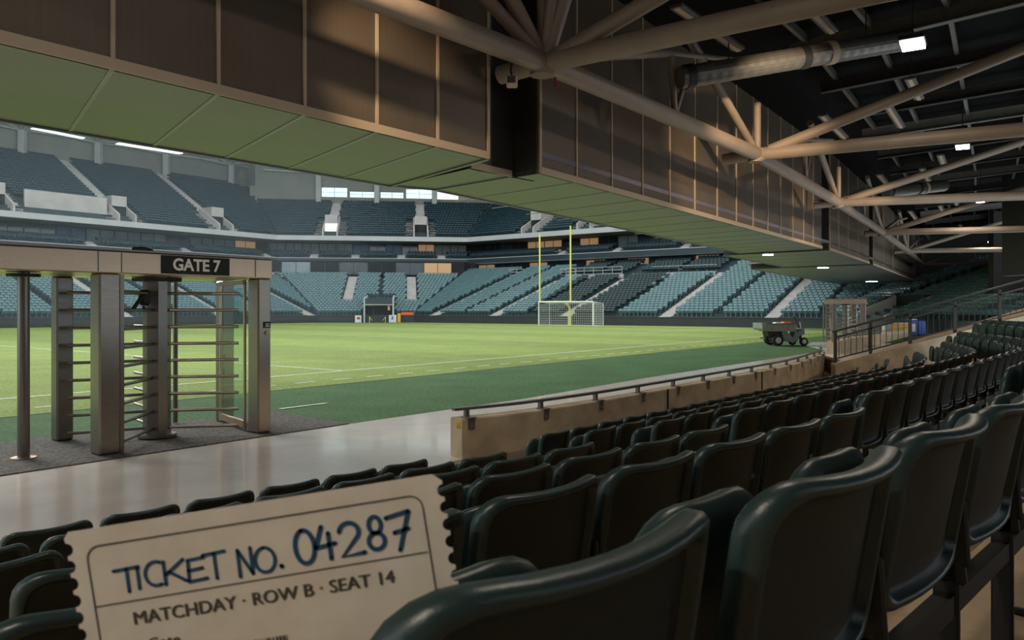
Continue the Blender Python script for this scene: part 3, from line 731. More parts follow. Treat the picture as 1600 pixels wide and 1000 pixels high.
def make_seat(x, y, z, heading, label, group, tilt=0.0):
    global NSEAT
    r = bpy.data.objects.new('stadium_seat', None); COL.objects.link(r); r.location = (x, y, z); r.empty_display_size = .1
    r.rotation_euler = (0, 0, R(90 - heading)); tag(r, label, 'seat', group)
    for nm, me in (('backrest', seat_back_mesh), ('seat_pan', seat_pan_mesh), ('leg', seat_leg_mesh), ('hinge_bar', seat_bar_mesh)):
        o = bpy.data.objects.new(nm, me); COL.objects.link(o); o.parent = r
        if nm == 'seat_pan' and tilt: o.location = (0, .0, .0); o.rotation_euler = (R(tilt), 0, 0)
    NSEAT += 1
    return r
rowname = {1: 'front row at wall', 2: 'second row', 3: 'third row', 4: 'fourth row', 5: 'fifth row', 6: 'blurred nearest row'}
def num(i): return ORD[i] if i < len(ORD) else str(i)
near = []
def vis(x, y): return y > .25 and -60 < 800 + F * x / y < 1700
rs = random.Random(5)
PA = .53
for k in range(1, 6):
    x0, y0 = A_LAST[k]; z = floor_z(k)
    for i in range(0, 9):
        cx = x0 - dA[0] * (.25 + PA * i); cy = y0 - dA[1] * (.25 + PA * i)
        if vis(cx, cy):
            s_ = make_seat(cx, cy, z, HA + rs.uniform(-.8, .8), 'dark green seat left of the aisle, %s, %s from aisle' % (rowname[k], num(i + 1)), 'seats left of the near aisle', rs.uniform(-1, 3)); near.append(s_)
            if k == 5 and i in (1, 2):
                q = MB(); q.box((.09, .016 - .028, .66), (.030, .004, .018)); q.v = [(vx, vy + .005, vz) for vx, vy, vz in q.v]; pl_ = obj('number_plate', q, M['purlin'], s_)
# nearest row: two seats with a gap, then on to the aisle
z6 = floor_z(6)
c2 = (.50, 1.14)
near.append(make_seat(.085, .775, z6 - .01, 45.5, 'large blurred dark seat back at the bottom centre, in front of the ticket', 'nearest row of seats'))
i = 0
while True:
    cx, cy = c2[0] + dA[0] * .55 * i, c2[1] + dA[1] * .55 * i
    if cy > 3.3: break
    near.append(make_seat(cx, cy, z6, HA, 'blurred dark green seat back in the nearest row, %s right of the ticket seat' % num(i + 1), 'nearest row of seats')); i += 1
near.append(make_seat(-.45, .33, z6, 45, 'dark seat at the lower left corner behind the ticket, nearest row', 'nearest row of seats'))
PB = .54
for k in range(1, 7):
    z = floor_z(k); cur = CUR[k]; L = {1: 11.9, 2: 12.2, 3: 12.4, 4: 13.4, 5: 14.4, 6: 15.2}[k]; n_ = 0
    s = .27
    while s < L:
        x, y, h = cur[int(s / .02)]
        if vis(x, y):
            n_ += 1
            near.append(make_seat(x, y, z, h, 'dark green seat right of the aisle, %s, %s from aisle' % (rowname[k] if k < 6 else 'rearmost curved row', num(n_)), 'seats right of the near aisle', rs.uniform(-1, 3)))
        s += PB
# a second block beyond the side wall, same rows carried on
for k in range(1, 6):
    z = floor_z(k) + .1
    for i in range(7):
        X = 16.2 + (5 - k) * -.55 * 0 + (k - 1) * 1.15 + i * .16; Y = 26.0 + i * .53
        near.append(make_seat(X, Y, z, 17, 'small dark seat beyond the railing, %s from the front, %s along' % (num(k) + ' row', num(i + 1)), 'seats beyond the dark railing'))
b = MB(); 
for k in range(1, 7):
    z = -.29 + .2 * (k - 1); x0 = 15.5 + (k - 1) * 1.15
    b.prism([(x0, 24.5), (x0 + 1.15 if k < 6 else 34, 24.5), (x0 + 4.0 + 1.15 if k < 6 else 38, 38), (x0 + 4.0, 38)], -.5, z)
struct('floor_side_terrace', b, M['concstep'])
print('near seats', len(near))
# promote far seats up to 300 of this kind, the rest is one mass
need = max(0, 298 - len(near)); prom = inv[:need]; ps = set(prom)
simple = bpy.data.meshes.new('stadium_seat'); simple.from_pydata(SV, [], SF); simple.materials.append(M['tealseat']); simple.update()
bm = bmesh.new(); bm.from_mesh(simple); bmesh.ops.recalc_face_normals(bm, faces=bm.faces[:]); bm.to_mesh(simple); bm.free()
byrow = {}
for i in prom: byrow.setdefault((far[i][5], far[i][6]), []).append(i)
for (sg, r), L in byrow.items():
    L.sort(key=lambda i: -scr(*far[i][:3])[0])
    for j, i in enumerate(L):
        x, y, z, ang, m, _, _, t = far[i]
        o = bpy.data.objects.new('stadium_seat', simple); COL.objects.link(o); o.location = (x, y, z + .001); o.rotation_euler = (0, 0, ang)
        tag(o, 'teal seat, far right stand, %s row above pitch wall, %s from right' % (num(r + 1), num(j + 1)), 'seat', 'seats of the far right stand')
mv = []; mf = []; mm = []
cs = {}
for i, (x, y, z, ang, m, sg, r, t) in enumerate(far):
    if i in ps: continue
    if ang not in cs: cs[ang] = (math.cos(ang), math.sin(ang))
    c, s_ = cs[ang]; o = len(mv)
    mv += [(x + vx * c - vy * s_, y + vx * s_ + vy * c, z + vz) for vx, vy, vz in SV]
    mf += [tuple(q + o for q in f) for f in SF]; mm += [m] * len(SF)
me = bpy.data.meshes.new('stadium_seating_mass'); me.from_pydata(mv, [], mf)
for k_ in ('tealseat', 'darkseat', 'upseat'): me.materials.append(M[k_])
me.polygons.foreach_set('material_index', mm); me.update()
o = bpy.data.objects.new('distant_stadium_seats', me); COL.objects.link(o); tag(o, 'thousands of teal and dark green seats filling the far stands', 'seats', kind='stuff')
print('far seats', len(far))
# ================================================================== SIDE WALL, RAILING, RUST DOOR
YW = 20.0
def wz(x): return .283 + (x - 8.43) * .254
b = MB()
x0, x1 = 8.43, 17.5
vs = [(x0, YW, -.5), (x1, YW, -.5), (x1, YW, wz(x1)), (x0, YW, wz(x0)), (x0, YW + .3, -.5), (x1, YW + .3, -.5), (x1, YW + .3, wz(x1)), (x0, YW + .3, wz(x0))]
b.add(vs, [(0, 1, 2, 3), (5, 4, 7, 6), (3, 2, 6, 7), (0, 3, 7, 4), (1, 5, 6, 2)]); struct('wall_stair_side', b, M['conc'])
# ramp of stair behind it
b = MB(); vs = [(x0, YW + .3, -.2), (x1, YW + .3, wz(x1) - .15), (x1, YW + 2.6, wz(x1) - .15), (x0, YW + 2.6, -.2)]; b.add(vs, [(0, 1, 2, 3)]); struct('floor_stair_ramp', b, M['concstep'])
rl = empty('stair_railing', (8.4, 20.15, 0), 0, 'dark metal railing with thin balusters climbing the sloping concrete side wall', 'railing')
def rx(x, z): return (x - 8.4, 0, z)
for px in (1305, 1360, 1422, 1492, 1562, 1636):
    x = (px - 800) / F * 20.15; b = MB(); b.box(rx(x, wz(x) + .40), (.075, .05, .84)); obj('post', b, M['railing'], rl)
b = MB(); b.bar(rx(8.4, wz(8.4) + .82), rx(14.2, wz(14.2) + .82 + .10), .06, .045); obj('handrail', b, M['railing'], rl)
b = MB(); b.bar(rx(8.5, wz(8.5) + .66), rx(14.2, wz(14.2) + .70), .05, .035); obj('top_rail', b, M['railing'], rl)
b = MB(); b.bar(rx(8.5, wz(8.5) + .10), rx(14.2, wz(14.2) + .10), .04, .03); obj('bottom_rail', b, M['railing'], rl)
x = 8.58
k = 0
while x < 14.1:
    b = MB(); b.tube([rx(x, wz(x) + .1), rx(x, wz(x) + .67 + (x - 8.5) * .007)], .010, 6); obj('baluster', b, M['railing'], rl); x += .155
# rusted panel between wall end and stair wall
b = MB(); b.prism([(9.35, 22.9), (9.0, 22.4), (8.62, 20.25), (8.9, 20.25)], -.4, .30); o = struct('door_1', b, M['rust'])
# field wall goes on behind the railing
b = MB(); P = [(12.2, 29.0), (14.3, 32.4), (18.3, 38.0), (24.5, 47.5)]; Q = offs(P, .3)
for i in range(3): b.prism([P[i], P[i + 1], Q[i + 1], Q[i]], -.3, .46)
struct('wall_seating_front_far', b, M['conc'])
hr2 = empty('wall_handrail', (12.2, 29, .46), 0, 'low steel handrail on the concrete wall behind the dark railing', 'handrail')
b = MB(); b.tube([(p[0] - 12.2, p[1] - 29, .12) for p in offs(P, .1)], .025, 8); obj('rail', b, M['rail'], hr2)
for i in range(3):
    for j in range(3):
        f = j / 3; q = MB(); p = (P[i][0] + (P[i + 1][0] - P[i][0]) * f - 12.2 - .08, P[i][1] + (P[i + 1][1] - P[i][1]) * f - 29 + .06); q.box((*p, .05), (.05, .05, .12)); obj('bracket', q, M['rail'], hr2)
# dark wall at the right end of the far seats, with a pale pillar
b = MB(); b.prism([pt('D', 4.6, -50), pt('D', 4.6, -49.5), pt('D', 40, -49.5), pt('D', 40, -50)], 1.6, 9.0); struct('wall_right', b, M['darkwall'])
pq = pt('D', 5.4, -50.6); b = MB(); b.tube([(pq[0], pq[1], low_z(6)), (pq[0], pq[1], 4.2)], .16, 12); tag(obj('pale_pillar', b, M['fascia']), 'thin pale pillar at the right end of the far seats', 'pillar')
# vomitory in the right stand
vo = MB()
for t, sa, sb, za, zb in ((-59.4, .2, 3.7, 1.45, 2.85), (-55.6, .2, 4.3, 1.2, 2.8)):
    a = pt('D', sa, t); a2 = pt('D', sa, t + .25); e = pt('D', sb, t); e2 = pt('D', sb, t + .25)
    vo.add([(*a, 0), (*a2, 0), (*e2, 0), (*e, 0), (*a, za), (*a2, za), (*e2, zb), (*e, zb)], [(0, 1, 2, 3), (4, 7, 6, 5), (0, 4, 5, 1), (1, 5, 6, 2), (2, 6, 7, 3), (3, 7, 4, 0)])
o = struct('wall_tunnel_side', vo, M['pale'])
vo = MB(); vo.prism([pt('D', 3.7, -59.15), pt('D', 3.7, -55.6), pt('D', 4.2, -55.6), pt('D', 4.2, -59.15)], 1.9, 2.85); obj('tunnel_lintel', vo, M['black'], o)
vo = MB(); vo.prism([pt('D', 4.0, -59.1), pt('D', 4.0, -55.6), pt('D', 4.2, -55.6), pt('D', 4.2, -59.1)], 0, 1.9); obj('tunnel_back', vo, M['darkroom'], o)

# ================================================================== NEAR ROOF: boxes, soffits, trusses, deck
ZS = 4.2; ZD = 8.4
def sof(px, y): return on_z(px, y, ZS)
def plane_box(name, front, back_, words_, seams=None, z1=ZD):
    """front: list of 2 soffit points (near edge, left to right), back_: far edge left to right"""
    f0, f1 = [Vector((p.x, p.y)) for p in front]; b0, b1 = [Vector((p.x, p.y)) for p in back_]
    r = empty(name, (f1.x, f1.y, ZS), 0, words_, 'ceiling box', None)
    o3 = Vector((f1.x, f1.y, ZS))
    def V(p, z): return Vector((p.x, p.y, z)) - o3
    t = (f1 - f0).normalized(); n = Vector((t.y, -t.x))   # towards the stand
    b = MB(); b.slab([V(f0, ZS), V(f1, ZS), V(f1, z1), V(f0, z1)], (-n.x * .06, -n.y * .06, 0)); obj('front_panel', b, M['panel'], r)
    b = MB(); b.slab([V(f0, ZS), V(f1, ZS), V(b1, ZS), V(b0, ZS)], (0, 0, .08)); obj('soffit_panel', b, M['soffit'], r)
    for (p, q, nm) in ((f0, b0, 'end_panel'), (f1, b1, 'end_panel')):
        b = MB(); d = (f1 - f0).normalized() * (.05 if p is f0 else -.05); b.slab([V(p, ZS), V(q, ZS), V(q, z1), V(p, z1)], (d.x, d.y, 0)); obj(nm, b, M['darkwall'], r)
    b = MB(); b.slab([V(b0, ZS), V(b1, ZS), V(b1, z1), V(b0, z1)], (n.x * .05, n.y * .05, 0)); obj('pitch_side_panel', b, M['soffit'], r)
    # bottom and end trims
    b = MB(); b.bar(V(f0, ZS + .05) + Vector((n.x * .02, n.y * .02, 0)), V(f1, ZS + .05) + Vector((n.x * .02, n.y * .02, 0)), .03, .12); obj('edge_trim', b, M['trim'], r)
    b = MB(); b.bar(V(b0, ZS + .0), V(b1, ZS + .0), .05, .05); obj('edge_trim', b, M['seam'], r)
    b = MB(); b.bar(V(f1, ZS - .0), V(b1, ZS - .0), .06, .05); obj('edge_trim', b, M['seam'], r)
    if seams:
        for px in seams:
            k = (px - 800) / F; den = (f1.x - f0.x) - k * (f1.y - f0.y); f = (k * f0.y - f0.x) / den
            if -0.01 <= f <= 1.01:
                p = f0.lerp(f1, f); b = MB()
                for dx in (0,):
                    pp = p + t * dx; w = .045 if 0.01 < f < .99 else .06
                    b.bar(V(pp, ZS) + Vector((n.x * .012, n.y * .012, 0)), V(pp, z1) + Vector((n.x * .012, n.y * .012, 0)), w, .03, up=(n.x, n.y, 0))
                obj('joint_strip', b, M['trim'], r)
                if 0.01 < f < .99:
                    qn = p + (b1 - f1); b = MB()
                    b.bar(V(p, ZS - .004), V(qn, ZS - .004), .05, .010)
                    obj('soffit_joint', b, M['seam'], r)
    return r
d1 = Vector((.62, .785)); F1 = sof(762, 248); B1_ = sof(610, 290.5)
f0 = Vector((F1.x - d1.x * 14.5, F1.y - d1.y * 14.5, ZS)); b0 = Vector((B1_.x - d1.x * 14.5, B1_.y - d1.y * 14.5, ZS))
seams1 = [762, 683, 588, 475, 340, 175, -30]
plane_box('bronze_ceiling_box', (f0, F1), (b0, B1_), 'long bronze panelled ceiling box over the gate, left of the recess', seams1)
R0, R1 = sof(735, 262), sof(798, 276); RB1 = sof(682, 296)
R0b = Vector((RB1.x - .62 * 1.4, RB1.y - .785 * 1.4, ZS))
plane_box('bronze_ceiling_box', (R0, R1), (sof(612, 290), RB1), 'short recessed bronze ceiling box between the two long ones', None)
P2a, P2b = sof(843, 270), sof(1284, 388.3); Q2a = sof(683, 297.5); Q2b = sof(1140, 385.5); 
plane_box('bronze_ceiling_box', (P2a, P2b), (Q2a, Vector((P2b.x + (Q2a.x - P2a.x) * 1.25, P2b.y + (Q2a.y - P2a.y) * 1.25, ZS))), 'long bronze panelled ceiling box right of the recess over the pitch edge', [843.5, 900, 955, 1003, 1046, 1085, 1120, 1150, 1176, 1199, 1219, 1238, 1255, 1270])
P3a, P3b = sof(1296, 391), sof(1358, 412); o3 = Vector((-3.6, 3.2, 0))
plane_box('bronze_ceiling_box', (P3a, P3b), (P3a + o3, P3b + o3), 'third bronze ceiling box in the row, short, farther right', [1296, 1310, 1325, 1340])
P4a, P4b = sof(1364, 414), sof(1431, 440); o4 = Vector((-5.5, 4.5, 0))
plane_box('bronze_ceiling_box', (P4a, P4b), (P4a + o4, P4b + o4), 'farthest bronze ceiling box meeting the dark end beam', [1364, 1380, 1395])
# soffit strip filling between the boxes and the outer pitch edge
b = MB(); b.slab([P2a + Vector((.05, .05, .3)), sof(1284, 388.3) + Vector((0, 0, .3)), P3a + Vector((0, 0, .3)), P3b + Vector((0, 0, .3)), P4a + Vector((0, 0, .3)), P4b + Vector((0, 0, .3)), P4b + o4 * 1.05 + Vector((0, 0, .3)), P4a + o4 * 1.05 + Vector((0, 0, .3)), P3b + o3 * 1.1 + Vector((0, 0, .3)), Q2a + Vector((0, 0, .3))], (0, 0, .1)); struct('ceiling_soffit_upper', b, M['soffit'])
# small lights on the soffit edge
for k, (p, y) in enumerate(((1200, 398.5), (1286, 418.5), (1362, 440.0))):
    c = on_z(p, y, ZS - .02); b = MB(); w = .012 * c.y; b.box((0, 0, 0), (w, w * .6, .04), bev=.01); o = obj('soffit_light', b, M['lamp'], loc=tuple(c)); tag(o, 'small white light under the soffit, ' + ['nearest', 'middle', 'farthest'][k] + ' of the three', 'light', 'lights under the soffit')
# recess back wall (closes the gap up to the deck)
b = MB(); rp_ = [Vector((F1.x - .3, F1.y + .9)), Vector((P2a.x - .05, P2a.y + .9))]
b.slab([(rp_[0].x, rp_[0].y, ZS), (rp_[1].x, rp_[1].y, ZS), (rp_[1].x, rp_[1].y, ZD), (rp_[0].x, rp_[0].y, ZD)], (-.05, .06, 0)); struct('wall_recess', b, M['darkwall'])
# end beam
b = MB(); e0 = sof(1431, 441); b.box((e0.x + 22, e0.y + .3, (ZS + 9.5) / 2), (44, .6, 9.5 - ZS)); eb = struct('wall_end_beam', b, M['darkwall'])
q = MB()
for i in range(7): q.box((e0.x + 5.5 * (i + 1), e0.y - .02, 6), (.08, .05, 3.6))
obj('joint_strip', q, M['panel'], eb)

# nodes of the edge truss
KZ = 5.6
def node(y, px): Y = (KZ - EYE) * F / (HOR - y); return Vector(((px - 800) / F * Y, Y, KZ))
N = [None] + [node(98, 850), node(241, 1183), node(316.5, 1310), node(363, 1379), node(392, 1418), node(412, 1441)]
N[0] = N[1] - Vector((6.15, 7.0, 0)); 
RAD = [(.76, -.65), (.82, -.57), (.88, -.47), (.955, -.29), (.965, -.26), (.985, -.17), (1, 0)]
where = ['over the left box, off the top edge', 'nearest full joint above the recess', 'second joint from the near end', 'third joint along the edge', 'fourth joint along the edge', 'fifth joint along the edge', 'farthest joint at the dark end beam']
for i in range(7):
    nd = N[i]; r = empty('roof_truss', tuple(nd), 0, 'tan tubular steel roof truss, ' + where[i], 'truss', 'tubular trusses under the near roof'); rr_ = .17
    rv = Vector((RAD[i][0], RAD[i][1], 0))
    if i < 6:
        e = N[i + 1] - nd
        b = MB(); b.tube([(0, 0, 0), tuple(e)], rr_, 20); obj('edge_chord', b, M['tube'], r)
        U1 = e * .455 + Vector((.1, 0, 1.25)); V1 = e * .5 + Vector((0, 0, .05)); U2 = e * .60 + Vector((.05, 0, 1.35))
        b = MB(); b.tube([(0, 0, 0.05), tuple(U1)], .085, 14); obj('web_tube', b, M['tube'], r)
        b = MB(); b.tube([tuple(U1), tuple(V1)], .07, 12); obj('web_tube', b, M['tube'], r)
        b = MB(); b.tube([tuple(V1), tuple(e * .56 + Vector((.05, 0, 1.2)))], .05, 12); obj('web_tube', b, M['tube'], r)
        b = MB(); b.tube([tuple(e + Vector((-.05, -.05, .05))), tuple(e * .52 + Vector((.1, 0, 1.9)))], .10, 14); obj('web_tube', b, M['tube'], r)
        b = MB(); b.tube([tuple(U1), tuple(e * .80 + Vector((.2, 0, 1.9)))], .06, 12); obj('web_tube', b, M['tube'], r)
    b = MB(); b.tube([(0, 0, 0), tuple(rv * 14)], rr_ - .01, 20); obj('radial_chord', b, M['tube'], r)
    b = MB(); b.tube([tuple(rv * .3 + Vector((0, 0, .08))), tuple(rv * 9.5 + Vector((0, 0, 3.0)))], .13, 16); obj('radial_diagonal', b, M['tube'], r)
    if i >= 1:
        for dd, zz, q_ in (((.3, .1, 2.4), 0, .11), ((-.1, -.5, 2.6), 0, .09)) if i == 1 else (((.02, .05, 1.3), 0, .09),):
            b = MB(); b.tube([(0, 0, .05), dd], q_, 14); obj('upright_tube', b, M['tube'], r)
        b = MB(); b.tube([(-.03, .02, -.20), (-.03, .02, -.155)], .19, 24); b.tube([(0, 0, -.17), (0, 0, .12)], .185, 24); obj('joint_cap', b, M['tube'], r)
        b = MB(); b.tube([(0, 0, 0), (-rv.x * .85, -rv.y * .85, -.05)], .15, 18); obj('stub_end', b, M['tube'], r)
        if i == 1:
            b = MB(); b.tube([(.06, -.02, .15), tuple(Vector((.62, -.55, 1.9)))], .12, 16); obj('web_tube', b, M['tube'], r)
            b = MB(); b.tube([(.0, -.02, .15), tuple(Vector((.30, -.9, 2.2)))], .09, 16); obj('web_tube', b, M['tube'], r)
            b = MB(); b.tube([(-.06, -.02, .12), tuple(Vector((-1.15, -1.6, 1.6)))], .12, 16); obj('web_tube', b, M['tube'], r)
# deck, beams, purlins
def deckpt(i, t): rv = Vector((RAD[i][0], RAD[i][1], 0)); p = N[i] + rv * t; return Vector((p.x, p.y, ZD + .10 * t))
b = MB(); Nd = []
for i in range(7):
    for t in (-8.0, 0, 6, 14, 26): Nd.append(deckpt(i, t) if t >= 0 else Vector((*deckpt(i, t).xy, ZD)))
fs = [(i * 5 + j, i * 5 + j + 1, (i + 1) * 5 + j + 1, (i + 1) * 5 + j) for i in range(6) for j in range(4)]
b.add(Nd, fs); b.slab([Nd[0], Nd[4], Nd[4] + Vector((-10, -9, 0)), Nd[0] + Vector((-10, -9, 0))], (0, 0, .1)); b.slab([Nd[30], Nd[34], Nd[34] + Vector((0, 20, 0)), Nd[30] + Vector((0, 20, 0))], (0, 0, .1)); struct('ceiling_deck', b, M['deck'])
# ribs of deck are purlins along the edge direction
for i in range(0, 6):
    for j, t in enumerate((1.2, 2.6, 4.2, 6.0, 8.0, 10.0)):
        b = MB(); A, B = deckpt(i, t), deckpt(i + 1, t); z = Vector((0, 0, -.25))
        b.bar(A + z, B + z, .10, .18); o = obj('purlin', b, M['purlin']); tag(o, 'galvanised purlin under the dark roof deck, %s line from the edge, %s bay' % (num(j + 1), num(i + 1)), 'purlin', 'purlins under the roof deck')
for i in range(0, 6):
    for j, f in enumerate((0.0, .33, .67)):
        A, B = deckpt(i, .8), deckpt(i, 16); A2, B2 = deckpt(i + 1, .8), deckpt(i + 1, 16); a = A.lerp(A2, f); c = B.lerp(B2, f); z = Vector((0, 0, -.62)); b = MB()
        for zz, w, h in ((0, .22, .03), (.17, .03, .34), (.34, .22, .03)): b.bar(a + z + Vector((0, 0, zz)), c + z + Vector((0, 0, zz)), w, h)
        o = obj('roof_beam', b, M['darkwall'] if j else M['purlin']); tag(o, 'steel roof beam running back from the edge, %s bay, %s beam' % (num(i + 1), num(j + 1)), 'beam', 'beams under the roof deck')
# strip luminaires (unlit) hanging near the edge in each bay, cable trays
for i in range(1, 6):
    A, B = N[i], N[i + 1]; n_ = Vector((RAD[i][0], RAD[i][1], 0))
    for j, (f0_, f1_, off, zz) in enumerate(((.30, .62, .9, 1.55), (.48, .80, 2.3, 2.1), (.20, .42, 3.2, 2.0))):
        a = A.lerp(B, f0_) + n_ * off + Vector((0, 0, zz)); c = A.lerp(B, f1_) + n_ * off + Vector((0, 0, zz)); r = empty('strip_luminaire', tuple(a), 0, 'unlit grey strip luminaire on hangers, %s bay, %s from the edge' % (num(i), num(j + 1)), 'light fitting', 'unlit strip fittings under the roof')
        d = c - a; b = MB(); b.bar((0, 0, 0), tuple(d), .26, .07, bev=.01); obj('housing', b, M['purlin'], r)
        b = MB(); b.bar((0, 0, -.04), tuple(d + Vector((0, 0, -.04))), .10, .03); obj('tube_cover', b, M['trim'], r)
        for f in (.1, .9):
            b = MB(); b.tube([tuple(d * f), tuple(d * f + Vector((0, 0, .6)))], .012, 6); obj('hanger', b, M['iron'], r)
# lit ceiling lamps; the first two are unseen, added to brighten seats and ticket
lampspec = [(-100, 5000, 1), (1067, -650, 125), (1426, 70, 43), (1504, 230, 24), (1532, 315, 15), (1545, 362, 10), (1548, 378, 10), (1553, 395, 8), (1553, 403, 8)]
for k, (px, y, w) in enumerate(lampspec):
    z = 6.8; Y = (z - EYE) * F / (HOR - y); x = (px - 800) / F * Y; sz = w / F * Y * .5
    if k == 0: x, Y, sz = -4.2, -2.2, .25  # behind the camera, added to light the face of the ticket
    r = empty('ceiling_lamp', (x, Y, z), R(-32), 'lit square ceiling lamp under the dark roof, %s counted from the camera' % num(k + 1), 'lamp', 'lit ceiling lamps')
    b = MB(); b.box((0, 0, .0), (sz * 1.5, sz * 2.2, .05)); obj('diffuser', b, M['lamp'], r)
    b = MB(); b.box((0, 0, .07), (sz * 1.5 + .06, sz * 2.2 + .06, .08), bev=.01); obj('housing', b, M['iron'], r)
    b = MB(); b.tube([(0, 0, .1), (0, 0, 1.9)], .015, 6); obj('hanger', b, M['iron'], r)
    if k < 6:
        L = bpy.data.lights.new('lamp_light', 'AREA'); L.energy = (225, 50, 90, 90, 90, 90, 90)[k]; L.color = (1.0, .86, .70); L.size = .5; lo = bpy.data.objects.new('lamp_light', L); COL.objects.link(lo); lo.parent = r; lo.location = (0, 0, -.06)
# spiral ducts
def duct(a, c, rad, words_, name='spiral_duct'):
    r = empty(name, tuple(a), 0, words_, 'duct', None); d = Vector(c) - Vector(a); b = MB(); n_ = 46; pts = []; rs_ = []
    for i in range(n_ + 1): pts.append(tuple(d * (i / n_))); rs_.append(rad * (1 + (.025 if i % 2 else 0)))
    b.tube(pts, rs_, 20, smooth=False); obj('duct_body', b, M['duct'], r)
    for f in (.02, .5, .62):
        b = MB(); b.tube([tuple(d * f), tuple(d * (f + .03))], rad * 1.12, 20); obj('collar', b, M['iron'] if f != .62 else M['trim'], r)
    for f in (.2, .8):
        b = MB(); b.tube([tuple(d * f), tuple(d * f + Vector((0, 0, 1.4)))], .015, 6); obj('hanger', b, M['iron'], r)
duct(at(1062, 122, 15.3), at(1420, 62, 16.6), .22, 'ribbed spiral air duct under the roof beside the nearest lit lamp')
duct(at(1385, 300, 31), at(1475, 290, 33), .24, 'smaller looking spiral duct farther along the roof')
# CCTV camera at the first joint and a red rag on the chord
cc = empty('security_camera', tuple(at(800, 128, 11.6)), 0, 'small grey security camera under the first truss joint', 'camera')
b = MB(); b.box((0, 0, 0), (.17, .26, .13), bev=.02); obj('housing', b, M['trim'], cc)
b = MB(); b.box((-.012, -.135, -.0), (.125, .02, .10)); obj('lens_window', b, M['black'], cc)
b = MB(); b.tube([(0, 0, .06), (-.02, .05, .2), (.0, .1, .33)], .018, 8); obj('mount_arm', b, M['iron'], cc)
b = MB(); b.box((0, 0, 0), (.045, .02, .15), bev=.005); o = obj('red_tag', b, M['redcloth'], loc=tuple(at(867, 128, 12.1))); tag(o, 'small dark red tag hanging from the chord right of the joint', 'tag')
# unseen floodlights added to put warm pools of light on the panels
def added_flood(pos, target, e, size, words_):
    r = empty('added_floodlight', tuple(pos), 0, words_, 'lamp', 'unseen floodlights added for the panels')
    d = (Vector(target) - Vector(pos)).normalized(); b = MB(); b.bar(tuple(-d * .16), tuple(-d * .02), .14, .12, bev=.01); obj('housing', b, M['iron'], r)
    b = MB(); b.bar(tuple(-d * .02), tuple(-d * .01), .11, .09); obj('lens', b, M['glass'], r)
    L = bpy.data.lights.new('added_flood_light', 'SPOT'); L.energy = e; L.color = (1.0, .74, .48); L.spot_size = R(size); L.spot_blend = .9; L.shadow_soft_size = .12
    lo = bpy.data.objects.new('added_flood_light', L); COL.objects.link(lo); lo.parent = r; lo.location = tuple(d * .03); lo.rotation_euler = d.to_track_quat('-Z', 'Y').to_euler()
added_flood(Vector((-1.6, 7.4, 6.6)), at(625, 185, 11.6), 620, 40, 'unseen floodlight on the truss aimed at the left bronze box')
added_flood(Vector((5.4, 10.6, 6.35)), at(1120, 280, 22), 3200, 32, 'unseen floodlight aimed at the right bronze box')
added_flood(Vector((15.0, 19.5, 7.2)), at(1262, 350, 29.5), 2200, 26, 'unseen floodlight farther along the right bronze box')
# enclosing walls behind the camera and on the right, in the dark
b = MB(); b.box((4, -14, 5), (60, .4, 12)); struct('wall_rear', b, M['darkwall'])
b = MB(); b.box((27, 12, 7.5), (.4, 60, 8)); struct('wall_concourse_right', b, M['darkwall'])
